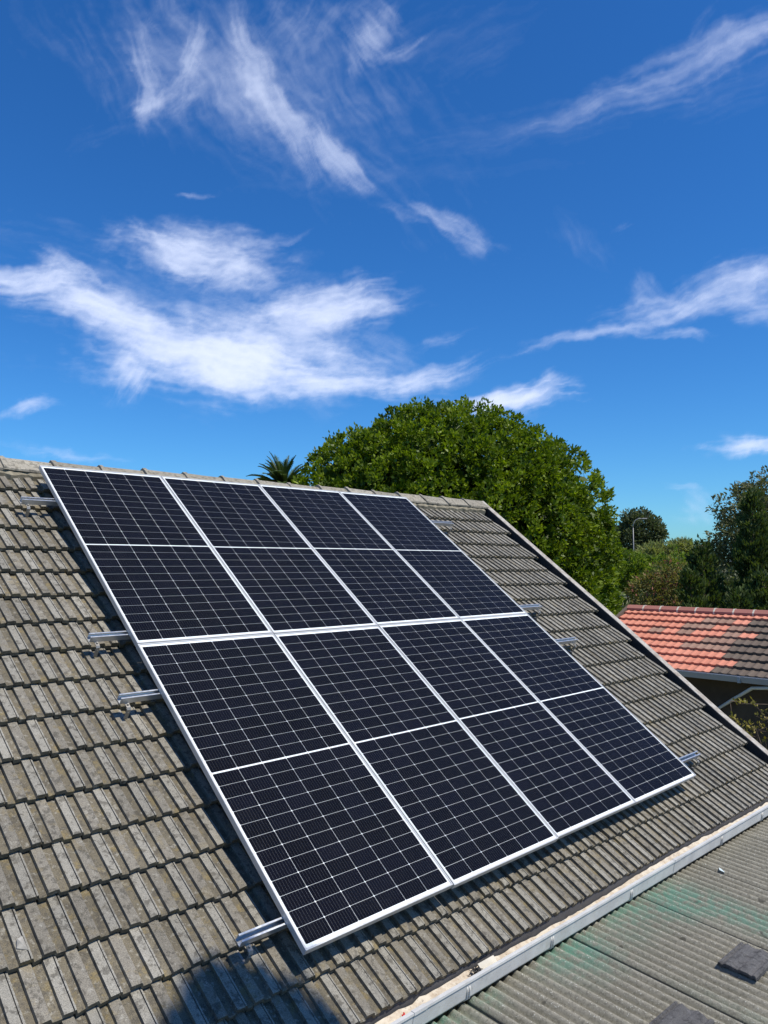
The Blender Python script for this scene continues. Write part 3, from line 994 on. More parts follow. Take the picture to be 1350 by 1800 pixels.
for a0, a1 in zip(SHEETS, SHEETS[1:]):
    nx = int((a1 - a0 + 0.05) / (CP / 10))
    xs = np.linspace(a0 - 0.055, a1 - 0.0, nx + 1)
    ys = np.concatenate([np.linspace(0, 0.10, 4), np.linspace(0.25, LLEN, 14)])
    rr = np.random.default_rng(int(a0 * 100) + 900)
    top = []
    ph = 0.0
    z_lift = np.clip((a0 + 0.02 - xs) / 0.03, 0, 1) * 0.0 + np.where(xs < a0 + 0.02, 0.009, 0.0)
    zz = 0.0150 * np.sin(2 * math.pi * (xs) / CP)
    # sheets lap: right sheet's left edge lies over the neighbour
    X, Y = np.meshgrid(xs, ys)
    Zz = np.tile(zz, (len(ys), 1)) + np.where(X < a0 + 0.01, 0.011, 0.0035) + 0.004 * np.sin(Y * 1.3 + a0) + (0.004 * np.sin(a0 * 7) * Y / LLEN)
    v = np.stack([X.ravel(), -(Y + rr.normal(0, 0.004) + np.where(Y > 0.01, 0, rr.normal(0, 0.002, X.shape))).ravel(), Zz.ravel()], 1)
    nX, nY = len(xs), len(ys)
    f = [(j * nX + i, (j + 1) * nX + i, (j + 1) * nX + i + 1, j * nX + i + 1) for j in range(nY - 1) for i in range(nX - 1)]
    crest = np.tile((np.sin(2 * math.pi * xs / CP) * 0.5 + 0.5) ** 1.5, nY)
    al = np.zeros(X.size)
    for (ca, cd, sa, sd_, w_) in ALGAE:
        al = np.maximum(al, w_ * np.exp(-((X.ravel() - ca - 0.06 * Y.ravel()) / sa) ** 2 - ((Y.ravel() - cd) / sd_) ** 2))
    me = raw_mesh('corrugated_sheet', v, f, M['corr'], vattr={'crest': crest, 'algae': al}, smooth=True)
    o = link('corrugated_sheet', me, lean_roof)
    sm = o.modifiers.new('thick', 'SOLIDIFY')
    sm.thickness = 0.006
    sm.offset = -1
# purlins, posts and a wall below so that it stands on the ground
for dd in (0.25, 1.9, 3.5):
    mb = MB(); mb.box(-3.4, 6.45, -dd - 0.03, -dd + 0.03, -0.115, -0.022)
    mb.build('purlin', M['timber'], lean_roof)
for a in (-3.3, -0.1, 3.1, 6.3):
    q = LO + EA * a + LD * 3.5
    mb = MB(); mb.box(-0.05, 0.05, -0.05, 0.05, 0, q[2] - 0.11)
    mb.build('post', M['timber'], lean, loc=(q[0], q[1], 0))

# loose tiles left lying on the corrugated roof
def loose_tile(name, label, a, dd, rz, cut=False):
    W_, L_ = 0.215, 0.34
    prof = [(0, 0.002), (0.004, 0.012), (0.014, 0.013), (0.019, 0.004), (0.030, 0.006), (0.040, 0.018), (0.072, 0.019), (0.088, 0.014), (0.112, 0.014), (0.124, 0.019), (0.165, 0.019), (0.178, 0.013), (0.188, 0.012), (0.196, 0.020), (0.207, 0.020), (0.213, 0.006)]
    n = len(prof)
    r = np.random.default_rng(int(a * 10))
    v, f, tn = [], [], []
    ylist = (0.0, 0.006, 0.1, 0.2, L_)
    for k, y in enumerate(ylist):
        for (x, z) in prof:
            v.append((x, y + (0.012 * math.sin(x * 60) if k == 4 else 0) + r.normal(0, 0.0008), z * 0.9 + 0.016 - (0.003 if k == 0 else 0)))
    for (x, z) in prof:
        v.append((x, 0.002, z * 0.9 - 0.004 + r.normal(0, 0.002)))
    for (x, z) in prof:
        v.append((x, L_, z * 0.9 - 0.002))
    for k in range(4):
        for i in range(n - 1):
            f.append((k * n + i, k * n + i + 1, (k + 1) * n + i + 1, (k + 1) * n + i))
            tn.append(0.3 + 0.5 * (k == 3 and 0))
    for i in range(n - 1):
        f.append((5 * n + i, 5 * n + i + 1, i + 1, i)); tn.append(0.0)
        f.append((4 * n + i, 4 * n + i + 1, 6 * n + i + 1, 6 * n + i)); tn.append(0.0)
        f.append((6 * n + i, 6 * n + i + 1, 5 * n + i + 1, 5 * n + i)); tn.append(0.0)
    f.append((0, 4 * n, 6 * n, 5 * n)); tn.append(0.2)
    f.append((n - 1, 5 * n - 1, 7 * n - 1, 6 * n - 1)[::-1]); tn.append(0.2)
    me = raw_mesh(name, v, f, M['loose'], {'tone': tn})
    o = link(name, me)
    o.matrix_world = LM @ Matrix.Translation((a, -dd, 0.018)) @ Matrix.Rotation(rz, 4, 'Z') @ Matrix.Rotation(rad(-1.5), 4, 'X')
    tag(o, label, 'roof tile', 'loose tiles on the corrugated roof')
    return o

# ================================================================== SMALL THINGS ON THE ROOFS AND IN THE GUTTER
def put(o, M_):
    o.matrix_world = M_
    return o

mb = MB()
mb.add([(0, 0, 0), (0.022, 0.03, 0.006), (0.045, 0.028, 0.004), (0.030, -0.035, 0.0), (0, 0, -0.012), (0.022, 0.03, -0.012), (0.045, 0.028, -0.012), (0.030, -0.035, -0.012), (0.02, 0.01, 0.014)],
       [(0, 1, 8), (1, 2, 8), (2, 3, 8), (3, 0, 8), (0, 4, 5, 1), (1, 5, 6, 2), (2, 6, 7, 3), (3, 7, 4, 0)])
o = mb.build('tile_chip', M['chip'])
CHIP = o
tag(o, 'pale broken tile chip lying on the roof tiles at lower left', 'tile chip')

mb = MB()
for i in range(14):
    th = i * 2.4
    r_ = 0.018 * (0.5 + 0.5 * random.random())
    p0 = np.array([random.uniform(-.012, .012), random.uniform(-.012, .012), 0.0])
    p1 = p0 + np.array([math.cos(th) * r_, math.sin(th) * r_, random.uniform(0.012, 0.045)])
    mb.tube([p0, (p0 + p1) / 2 + np.array([0, 0, 0.008]), p1], [0.006, 0.007, 0.003], 5)
RED = mb.build('red_cap', M['red_plastic'])
tag(RED, 'small crumpled red plastic scrap in the gutter', 'plastic scrap')

mb = MB()
rr = np.random.default_rng(3)
for i in range(10):
    p = [rr.normal(0, 0.014, 3) + np.array([0, 0, 0.02]) for _ in range(6)]
    mb.tube(p, 0.0022, 4)
TANGLE = mb.build('wire_tangle', M['wire'])
tag(TANGLE, 'grey tangle of wire lodged in the gutter beside the cream card', 'wire')

mb = MB()
mb.box(0, 0.135, 0, 0.050, 0, 0.0035)
CARD = mb.build('card', M['paper'])
tag(CARD, 'cream rectangular offcut leaning in the gutter against the eave', 'offcut')

mb = MB()
mb.add([(0, 0, 0), (0.05, 0.012, 0.004), (0.058, 0.040, 0.016), (0.012, 0.045, 0.012), (0.0, 0.0, -0.004), (0.05, 0.012, 0.0), (0.058, 0.040, 0.012), (0.012, 0.045, 0.008)],
       [(0, 1, 2, 3), (7, 6, 5, 4), (0, 4, 5, 1), (1, 5, 6, 2), (2, 6, 7, 3), (3, 7, 4, 0)])
SHARD = mb.build('pale_shard', M['glassbit'])
tag(SHARD, 'small pale translucent shard on the corrugated roof', 'shard')

put(CHIP, ROOFM @ Matrix.Translation((-1.105, -3.72, HT - 0.006)) @ Matrix.Rotation(rad(20), 4, 'Z'))
EMi = EM
put(RED, EM @ Matrix.Translation((0.43, -0.070, GZ - 0.045)))
put(TANGLE, EM @ Matrix.Translation((0.985, -0.052, GZ - 0.030)))
put(CARD, EM @ Matrix.Translation((1.03, -0.066, GZ - 0.032)) @ Matrix.Rotation(rad(38), 4, 'X'))
put(SHARD, LM @ Matrix.Translation((3.58, -0.25, 0.018)) @ Matrix.Rotation(rad(35), 4, 'Z') @ Matrix.Scale(0.8, 4))
loose_tile('loose_tile', 'dark grey concrete tile lying alone on the corrugated roof at right', 2.285, 0.735, rad(-89))
loose_tile('loose_tile', 'dark grey concrete tile on the corrugated roof, cut by the picture bottom', 1.385, 0.745, rad(-89))

# ================================================================== NEIGHBOUR'S HOUSE
nb_h = empty('neighbour_house', (0, 0, 0))
tag(nb_h, "neighbour's brown house with patchy terracotta and brown tile roof", 'house')
G = np.array([6.0, 18.98, CAM_H - 1.065])
NPI = rad(22.0)
NE = D                      # along its ridge
NS = -U * math.cos(NPI) - Zv * math.sin(NPI)    # down its near slope
NNn = -U * math.sin(NPI) + Zv * math.cos(NPI)
NM = basis(G, NE, -NS, NNn)
NSL = 2.75
NROWS = 9
NGA = NSL / NROWS
NTW = 0.33
def ntile():
    n = 17
    xs = np.linspace(0, NTW, n)
    zz = 0.013 * np.maximum(0, np.sin(2 * math.pi * xs / (NTW / 2))) ** 0.6 - 0.003 * np.maximum(0, -np.sin(2 * math.pi * xs / (NTW / 2)))
    v = []
    for (y, dz) in ((0.05, -0.046), (0.0, -0.046), (0.0, 0.0), (NGA + 0.04, -0.050 * (NGA + .04) / NGA)):
        v += [(x, y, z + dz) for x, z in zip(xs, zz)]
    f = [(k * n + i, k * n + i + 1, (k + 1) * n + i + 1, (k + 1) * n + i) for k in range(3) for i in range(n - 1)]
    return v, f
nv, nf = ntile()
NT_ = {k: raw_mesh('roof_tile', nv, nf, M[k]) for k in ('red', 'redbrown', 'oldbrown')}
mb = MB(); mb.box(0.02, 10.0, -NSL + 0.05, -0.02, -0.14, -0.075)
nroof = mb.build('roof', M['underlay'], nb_h)
nroof.matrix_local = NM
faded = {(1, 6), (2, 5), (3, 3), (2, 6), (3, 5), (6, 3), (3, 8), (4, 7), (5, 7), (4, 8), (2, 8), (5, 6), (1, 7), (5, 8)}
for r in range(NROWS):
    vb = NSL - (NROWS - 1 - r) * NGA
    for c in range(30):
        if c > 9 or (c == 9 and r != 0 and True) or (c == 9 and r == 0):
            k = 'oldbrown' if c >= 10 or (c == 9 and r > 0 and rng.random() < 0.75) else 'red'
            if c >= 10:
                k = 'oldbrown'
        else:
            k = 'redbrown' if (r, c) in faded else 'red'
        o = link('roof_tile', NT_[k], nroof, (0.02 + c * NTW, -vb, 0.0 + rng.normal(0, 0.002)))
# ridge caps
def ncap():
    a = 0.13
    v, f = [], []
    for x, g in ((0, 0.0), (0.41, 0.0)):
        for (y, z) in ((-a, -a * 0.45 - 0.03), (-a, -a * 0.45 + 0.02), (-0.05, 0.03), (0.05, 0.03), (a, -a * 0.45 + 0.02), (a, -a * 0.45 - 0.03)):
            v.append((x, y, z + g))
    n = 6
    f = [(i, n + i, n + i + 1, i + 1) for i in range(n - 1)] + [tuple(range(n)), tuple(range(2 * n - 1, n - 1, -1))]
    return raw_mesh('ridge_cap', v, f, M['redcap'])
NC = ncap()
for i in range(24):
    o = link('ridge_cap', NC, nb_h)
    o.matrix_local = basis(G + NE * (0.0 + i * 0.422) + Zv * 0.02, NE, U, Zv)
def njoint():
    a = 0.134
    v = []
    for x in (-0.020, 0.014):
        for (y, z) in ((-a, -a * 0.45 - 0.035), (-a, -a * 0.45 + 0.024), (-0.052, 0.035), (0.052, 0.035), (a, -a * 0.45 + 0.024), (a, -a * 0.45 - 0.035)):
            v.append((x, y, z))
    n = 6
    return raw_mesh('cap_joint', v, [(i, n + i, n + i + 1, i + 1) for i in range(n - 1)] + [tuple(range(n)), tuple(range(2 * n - 1, n - 1, -1))], M['paper'])
NJ = njoint()
for i in range(1, 24):
    o = link('cap_joint', NJ, nb_h)
    o.matrix_local = basis(G + NE * (i * 0.422) + Zv * 0.02, NE, U, Zv)
# back slope, gable verge, walls
NS2 = U * math.cos(NPI) - Zv * math.sin(NPI)
q = [G, G + NE * 10, G + NE * 10 + NS2 * NSL, G + NS2 * NSL]
raw = raw_mesh('back_roof_slope', q, [(0, 1, 2, 3)], M['oldbrown'])
link('back_roof_slope', raw, nb_h)
m_ = MB(); m_.box(-0.06, 0.015, -NSL, 0.02, -0.20, 0.03)
o = m_.build('verge', M['oldbrown'], nb_h); o.matrix_local = NM
ez = G[2] - NSL * math.sin(NPI)
eh = NSL * math.cos(NPI)
def NWp(a, w, z):
    p = G + NE * a + U * w
    return (p[0], p[1], z)
m_ = MB()
wi = eh - 0.45
for (A_, B_) in (((0.25, -wi), (9.7, -wi)), ((9.7, -wi), (9.7, wi)), ((9.7, wi), (0.25, wi)), ((0.25, wi), (0.25, -wi))):
    m_.add([NWp(*A_, 0), NWp(*B_, 0), NWp(*B_, ez - 0.02), NWp(*A_, ez - 0.02)], [(0, 1, 2, 3)])
for a in (0.25, 9.7):
    m_.add([NWp(a, -wi, ez - 0.02), NWp(a, wi, ez - 0.02), NWp(a, 0, G[2] - 0.15)], [(0, 1, 2)])
m_.build('wall', M['darkwall'], nb_h)
# soffit
m_ = MB()
m_.add([NWp(0, -eh + 0.02, ez - 0.10), NWp(10, -eh + 0.02, ez - 0.10), NWp(10, -wi, ez - 0.06), NWp(0, -wi, ez - 0.06)], [(0, 1, 2, 3)])
m_.build('soffit', M['darkwall'], nb_h)
# gutter on its eave
ng = MB()
prn = [(0, -0.02), (0, -0.13), (0.10, -0.13), (0.125, -0.03), (0.125, -0.018), (0.105, -0.018), (0.105, -0.03), (0.085, -0.115), (0.012, -0.115), (0.012, -0.02)]
ng.extrude([(-(eh - 0.02) - a, b) for a, b in prn], -0.05, 10.0)
NGUT = m_alu('grey_gutter', (0.40, 0.41, 0.42), 0.5, 0.2)
o = ng.build('gutter', NGUT, nb_h)
o.matrix_local = basis(G + Zv * (ez - G[2]), NE, U, Zv)
for a in (3.55, 4.55, 5.5):
    m_ = MB(); m_.box(a, a + 0.05, -(eh + 0.115), -(eh - 0.02), -0.137, -0.03)
    b_ = m_.build('gutter_joint', NGUT, o)
# white waste pipe below the gutter
m_ = MB()
P0 = [(4.28, -eh - 0.02, -0.12), (4.26, -eh + 0.02, -0.17), (4.0, -eh + 0.05, -0.20), (3.75, -eh + 0.08, -0.23), (3.30, -wi - 0.10, -0.52), (2.9, -wi - 0.05, -0.80), (2.88, -wi - 0.05, -2.4)]
m_.tube(P0, 0.033, 10)
o = m_.build('downpipe', M['pvc'], nb_h, smooth=True)
o.matrix_local = basis(G + Zv * (ez - G[2]), NE, U, Zv)

# ================================================================== VEGETATION
def unit(n, r):
    q = r.normal(size=(n, 3))
    return q / np.linalg.norm(q, axis=1)[:, None]

def leaf_quads(cen, out, size, wid, r, up=0.3, spread=0.9, droop=0.0):
    """one folded rhombus leaf per row of cen, pointing roughly along out"""
    n = len(cen)
    d = out + spread * unit(n, r)
    d[:, 2] += up - droop
    d /= np.linalg.norm(d, axis=1)[:, None] + 1e-9
    s = np.cross(d, unit(n, r))
    s /= np.linalg.norm(s, axis=1)[:, None] + 1e-9
    L = (size * r.uniform(0.7, 1.3, n))[:, None]
    Wd = (wid * r.uniform(0.7, 1.3, n))[:, None]
    q = np.empty((n, 4, 3))
    q[:, 0] = cen
    q[:, 1] = cen + d * L * 0.5 + s * Wd * 0.5
    q[:, 2] = cen + d * L
    q[:, 3] = cen + d * L * 0.45 - s * Wd * 0.5
    return q

def crown(name, parent, blobs, m, seed, density, leaf, width, clump=0.22, per=26, shell=0.32, up=0.3, lump=0.16, lumpfreq=2.2, zmin=0.3, fill=0.15, inner=0.62, core=0):
    """blobs: (x,y,z, rx,ry,rz) ellipsoids; leaves sit in small sprays spread over and within their skins"""
    r = np.random.default_rng(seed)
    Q, T = [], []
    ph = r.uniform(0, 6.28, (9,))
    fr = r.normal(0, lumpfreq, (9, 3))
    for (x, y, z, rx, ry, rz) in blobs:
        c = np.array([x, y, z]); R = np.array([rx, ry, rz])
        area = 4 * math.pi * ((rx * ry) ** 1.6 / 3 + (rx * rz) ** 1.6 / 3 + (ry * rz) ** 1.6 / 3) ** (1 / 1.6)
        n = int(area * density)
        dr = unit(n, r)
        lum = np.zeros(n)
        for a, b in zip(fr, ph):
            lum += np.sin(dr @ a * 2.0 + b)
        lum = lum / 3.0
        depth = r.random(n)
        k = 1 + lump * lum - shell * depth ** 2.2 * (r.random(n) < 0.75) - (r.random(n) < fill) * r.random(n) * 0.5
        cc = c + dr * R * k[:, None]
        nn = dr / R
        nn /= np.linalg.norm(nn, axis=1)[:, None]
        ok = cc[:, 2] > zmin
        for (x2, y2, z2, a2, b2, c2) in blobs:
            if (x2, y2, z2) != (x, y, z):
                ok &= (((cc - (x2, y2, z2)) / (a2, b2, c2)) ** 2).sum(1) > inner
        cc, nn, depth = cc[ok], nn[ok], depth[ok]
        n = len(cc)
        off = unit(n * per, r).reshape(n, per, 3) * clump * (r.random((n, per, 1)) ** 0.5) * r.uniform(0.6, 1.15, (n, 1, 1)) * 0.8
        pos = cc[:, None, :] + off + nn[:, None, :] * (np.abs(r.normal(0, clump * 0.2, (n, per, 1))))
        o_ = np.repeat(nn[:, None, :], per, 1) * 0.7 + off / clump
        Q.append(leaf_quads(pos.reshape(-1, 3), o_.reshape(-1, 3), leaf, width, r, up))
        tone = np.clip(r.normal(0.5, 0.22, (n, 1)) + r.normal(0, 0.16, (n, per)), 0, 1)
        T.append(tone.ravel())
    if core:
        for (x, y, z, rx, ry, rz) in blobs:
            n = int(core * rx * rz)
            dr = unit(n, r)
            cc = np.array([x, y, z]) + dr * np.array([rx, ry, rz]) * r.uniform(0.62, 0.86, (n, 1))
            cc = cc[cc[:, 2] > zmin]
            Q.append(leaf_quads(cc, unit(len(cc), r), leaf * 2.6, leaf * 2.0, r, 0.0))
            T.append(np.full(len(cc), 0.15))  # inner leaves toned dark: shade between the tufts put into their colour
    Q = np.concatenate(Q); T = np.concatenate(T)
    me = quad_mesh(name, Q, m, {'tone': T, 'alt': r.random(len(T))})
    return link(name, me, parent)

def trunk(parent, base, top, r0, limbs, seed, mat_=None, name='trunk'):
    r = np.random.default_rng(seed)
    base, top = np.array(base, float), np.array(top, float)
    mb = MB()
    pts = [base + (top - base) * t + np.array([r.normal(0, .03), r.normal(0, .03), 0]) * (t > 0) * np.linalg.norm(top - base) for t in np.linspace(0, 1, 6)]
    mb.tube(pts, list(np.linspace(r0, r0 * 0.35, 6)), 9)
    for e in limbs:
        e = np.array(e, float)
        s = pts[r.integers(2, 5)]
        mid = (s + e) / 2 + r.normal(0, 0.06, 3) * np.linalg.norm(e - s) + np.array([0, 0, 0.08 * np.linalg.norm(e - s)])
        mb.tube([s, mid, e], [r0 * 0.42, r0 * 0.26, r0 * 0.08], 6)
        for _ in range(3):
            e2 = e + r.normal(0, 0.22, 3) * np.linalg.norm(e - s)
            mb.tube([mid, (mid + e2) / 2 + r.normal(0, .05, 3), e2], [r0 * 0.17, r0 * 0.1, r0 * 0.03], 5)
    return mb.build(name, mat_ or M['bark'], parent, smooth=True)

def tree(name, label, cat, base, blobs, m, seed, group=None, r0=0.22, **k):
    t = empty(name, (base[0], base[1], 0))
    tag(t, label, cat, group)
    bl = [(x - base[0], y - base[1], z, a, b, c) for x, y, z, a, b, c in blobs]
    top = max(bl, key=lambda q: q[2])
    limbs = [(q[0] * 0.9, q[1] * 0.9, q[2]) for q in bl] + [(top[0] + top[3] * 0.5 * math.cos(i), top[1] + top[4] * 0.5 * math.sin(i), top[2] + 0.2 * top[5]) for i in range(0, 6, 2)]
    trunk(t, (0, 0, 0), (top[0] * 0.6, top[1] * 0.6, top[2]), r0, limbs, seed)
    crown('crown', t, bl, m, seed, **k)
    return t

# big dense round tree behind the ridge
big_blobs = [(1.75, 22.4, 4.4, 4.5, 4.3, 4.55), (4.1, 21.8, 5.1, 2.35, 2.4, 3.15), (-0.45, 22.0, 5.5, 2.3, 2.4, 2.9), (1.85, 21.7, 6.5, 3.4, 2.6, 2.62), (4.4, 21.7, 3.0, 2.1, 2.1, 2.7)]
tree('round_tree', 'large dense rounded bright green tree rising behind the roof ridge', 'tree', (2.0, 22.4), big_blobs, M['leaf_big'], 11, r0=0.34,
     core=420, density=12.5, leaf=0.115, width=0.068, clump=0.20, per=32, shell=0.16, up=0.25, lump=0.035, lumpfreq=6.5, fill=0.10, inner=0.72)

# far gum trees at the right edge
tree('gum_tree', 'tall loose grey-green gum tree at the right edge of the picture', 'tree', (21.8, 45), 
     [(21.9, 45, 7.7, 1.9, 1.7, 1.5), (20.5, 44.6, 6.1, 1.3, 1.3, 1.2), (23.6, 45.4, 8.5, 2.0, 1.8, 1.6), (22.2, 45.5, 5.0, 2.1, 1.6, 1.4), (24.6, 45, 6.4, 2.2, 2.0, 1.9), (20.0, 45, 4.9, 0.8, .8, .8), (22.6, 45, 6.4, 1.6, 1.4, 1.2)],
     M['leaf_gum'], 21, r0=0.3, density=9, leaf=0.24, width=0.10, clump=0.34, per=16, shell=0.5, lump=0.22, up=0.0, fill=0.3)
tree('far_gum_tree', 'dark rounded gum tree standing behind the street lamp, right of the pair', 'tree', (36.6, 110), 
     [(36.6, 110, 9.6, 2.4, 2.2, 2.3), (38.0, 110, 8.9, 1.8, 1.6, 1.5), (35.2, 110, 7.6, 2.4, 2.2, 2.2), (38.0, 110, 6.2, 1.9, 1.7, 1.7), (36.4, 110, 4.5, 2.4, 2.0, 2.0)],
     M['leaf_far'], 22, 'gum trees beyond the road', r0=0.35, density=6, leaf=0.45, width=0.24, clump=0.6, per=14, shell=0.4, lump=0.15, fill=0.25)
tree('far_gum_tree', 'greyer loose gum tree behind the round tree, left of the pair', 'tree', (33.6, 114), 
     [(33.8, 114, 8.6, 1.6, 1.5, 1.6), (32.4, 114, 8.0, 1.6, 1.5, 1.5), (33.4, 114, 6.2, 2.4, 2.0, 1.8), (33.0, 114, 4.0, 2.2, 2.0, 2.0)],
     M['leaf_far'], 23, 'gum trees beyond the road', r0=0.3, density=5, leaf=0.42, width=0.2, clump=0.6, per=13, shell=0.5, lump=0.2, fill=0.35)

# bushes between
tree('olive_bush', 'wide pale olive green bush on the skyline below the power lines', 'bush', (30.4, 82),
     [(28.6, 82, 4.7, 1.9, 1.5, 1.9), (31.0, 82, 4.8, 2.0, 1.6, 2.0), (33.2, 82, 4.0, 2.0, 1.5, 1.7), (30.8, 82, 2.6, 3.4, 2, 2.2), (31.8, 81.6, 5.7, 0.9, 0.8, 1.2)],
     M['leaf_olive'], 31, r0=0.14, density=7, leaf=0.42, width=0.11, clump=0.45, per=16, shell=0.25, lump=0.12, up=0.4, core=20)
tree('hedge_tree', 'bright green spreading low tree between the round tree and the rusty bush', 'tree', (16.6, 52),
     [(16.2, 52, 4.3, 1.7, 1.4, 0.95), (17.6, 52, 4.0, 1.4, 1.3, 0.9), (15.2, 52, 3.9, 1.1, 1.1, 0.9), (17.0, 51.6, 3.6, 1.6, 1.2, 0.8)],
     M['leaf_hedge'], 32, r0=0.14, density=10, leaf=0.24, width=0.13, clump=0.32, per=16, shell=0.35, lump=0.14)
tree('rusty_bush', 'rusty olive bush with pinkish flower tips behind the red roof', 'bush', (13.3, 36),
     [(12.2, 36, 2.9, 0.8, 0.9, 1.2), (13.2, 36, 3.5, 1.0, 1.0, 1.0), (14.2, 36.2, 3.5, 0.9, 0.9, 1.0), (13.2, 35.8, 2.2, 1.5, 1.2, 1.5), (12.4, 36, 3.4, 0.6, 0.6, 0.7)],
     M['leaf_rusty'], 33, r0=0.1, density=14, leaf=0.20, width=0.075, clump=0.30, per=15, shell=0.45, lump=0.2, up=0.2)
tree('yellow_green_bush', 'small yellow-green bush top just left of the dark conifers', 'bush', (16.2, 43),
     [(16.0, 43, 4.1, 1.1, 1.0, 1.1), (17.0, 43, 3.8, 1.0, 1.0, 0.9)], M['leaf_hedge'], 34, r0=0.08, density=11, leaf=0.2, width=0.09, clump=0.3, per=14, shell=0.4, lump=0.16)
tree('dark_shrub', 'dark green shrub at the foot of the round tree beside the verge', 'bush', (7.0, 24.2),
     [(6.7, 24.2, 2.6, 0.75, 0.7, 1.3), (7.25, 24.0, 2.2, 0.55, 0.5, 1.2), (6.3, 24.3, 2.9, 0.5, 0.5, 0.9)], M['leaf_conifer'], 35, r0=0.06, density=30, leaf=0.16, width=0.05, clump=0.2, per=14, shell=0.4, lump=0.14, up=0.6)

tree('back_hedge', 'dark leafy hedge mass low behind the conifers', 'hedge', (16.6, 39),
     [(14.8, 39, 1.9, 1.8, 1.0, 2.0), (17.2, 39, 2.0, 1.9, 1.0, 2.1), (19.4, 39.4, 2.0, 1.8, 1.0, 2.1)], M['leaf_far'], 36, r0=0.08, density=9, leaf=0.26, width=0.13, clump=0.35, per=14, shell=0.35, lump=0.14, core=30)
def conifer(label, base, H, R, seed, lean=(0, 0), dens=1.0, group='dark conifers behind the red roof'):
    """irregular cypress-like conifer: up-swept sprays in tiers round a leader"""
    t = empty('conifer', (base[0], base[1], 0))
    tag(t, label, 'conifer', group)
    r = np.random.default_rng(seed)
    mb = MB()
    mb.tube([(0, 0, 0), (lean[0] * .5, lean[1] * .5, H * .5), (lean[0], lean[1], H * .97)], [0.14, 0.08, 0.015], 7)
    Q, T = [], []
    nb = int(150 * dens * H / 6)
    for i in range(nb):
        f = r.random() ** 0.85
        z0 = 0.25 + f * (H - 0.35)
        rr = R * (1 - f) ** 0.72 * r.uniform(0.62, 1.15) + 0.12
        th = r.uniform(0, 2 * math.pi)
        dirv = np.array([math.cos(th), math.sin(th), 0])
        s = np.array([lean[0] * f, lean[1] * f, z0])
        tip = s + dirv * rr + np.array([0, 0, rr * r.uniform(0.25, 0.7)])
        if i % 4 == 0:
            mb.tube([s, (s + tip) / 2 + np.array([0, 0, -0.05]), tip], [0.022, 0.014, 0.005], 4)
        n = int(46 * (0.5 + rr / R))
        tt = r.uniform(0.35, 1.0, n)
        wd = 0.20 * (1.15 - tt)
        pos = s + (tip - s) * tt[:, None] + r.normal(0, 1, (n, 3)) * wd[:, None]
        out = np.tile(dirv * 0.5 + np.array([0, 0, 0.7]), (n, 1))
        Q.append(leaf_quads(pos, out, 0.19, 0.075, r, 0.2, 0.45))
        T.append(np.clip(r.normal(0.45, 0.22) + r.normal(0, 0.15, n) + 0.15 * (tt - 0.6), 0, 1))
    mb.build('trunk', M['bark'], t, smooth=True)
    link('crown', quad_mesh('crown', np.concatenate(Q), M['leaf_conifer'], {'tone': np.concatenate(T)}), t)
    return t
conifer('tallest dark conifer, a spire in front of the gum tree', (14.3, 30), 7.5, 1.35, 51, (0.1, 0))
conifer('dark conifer at the right picture edge beside the spire', (15.7, 31), 6.1, 1.7, 52)
conifer('dark conifer left of the spire, its blunt top below the gum crown', (12.6, 30.5), 5.5, 1.35, 53)
conifer('shorter dark conifer next to the rusty bush', (11.5, 29), 4.4, 1.15, 54)
conifer('low dark conifer directly above the red ridge, right of the rusty bush', (13.2, 27), 4.2, 1.5, 55)
conifer('broad dark conifer above the brown ridge end at right', (14.9, 27.6), 5.0, 1.7, 56)
conifer('small dark conifer filling the gap behind the middle of the red ridge', (12.15, 26.6), 3.7, 1.2, 58)
conifer('smallest dark conifer crouching behind the red ridge', (11.0, 27.5), 3.1, 0.9, 57)

# palm behind the ridge
palm = empty('palm_tree', (-5.25, 40, 0))
tag(palm, 'palm tree top with arching fronds showing behind the ridge', 'palm')
mb = MB()
mb.tube([(0, 0, 0), (0.1, 0, 4), (0, 0, 8.35)], [0.32, 0.26, 0.28], 10)
mb.build('trunk', M['bark'], palm, smooth=True)
rr = np.random.default_rng(61)
for i in range(64):
    th = rr.uniform(0, 2 * math.pi)
    el = rr.uniform(0.3, 1.42)
    L = rr.uniform(1.5, 2.2)
    n = 16
    p = np.array([0, 0, 8.5]); dv = np.array([math.cos(th) * math.cos(el), math.sin(th) * math.cos(el), math.sin(el)])
    pts = [p.copy()]
    for k in range(n):
        p = p + dv * L / n
        dv = dv + np.array([0, 0, -0.075 * (0.4 + k / n)])
        dv /= np.linalg.norm(dv)
        pts.append(p.copy())
    pts = np.array(pts)
    Q = []
    for k in range(1, n + 1):
        tdir = pts[k] - pts[k - 1]; tdir /= np.linalg.norm(tdir)
        side = np.cross(tdir, (0, 0, 1)); side /= np.linalg.norm(side) + 1e-9
        upv = np.cross(side, tdir)
        for sg in (-1, 1):
            for sub in (0, 0.5):
                b0 = pts[k - 1] + (pts[k] - pts[k - 1]) * sub
                ll = 0.42 * math.sin(math.pi * min(1, (k + 0.8) / (n + 1.5))) ** 0.6 * rr.uniform(.85, 1.1)
                dd_ = side * sg * 0.75 + tdir * 0.75 + upv * 0.35
                dd_ /= np.linalg.norm(dd_)
                w_ = tdir * 0.036
                Q.append([b0 - w_, b0 + w_, b0 + dd_ * ll + np.array([0, 0, -0.05]), b0 + dd_ * ll * 0.6 - w_])
    rach = MB(); rach.tube(list(pts), list(np.linspace(0.03, 0.008, len(pts))), 4)
    fo = link('frond', quad_mesh('frond', np.array(Q), M['leaf_palm'], {'tone': np.clip(rr.normal(0.4, 0.25, len(Q)), 0, 1)}), palm)
    rach.build('rachis', M['leaf_palm'], fo)

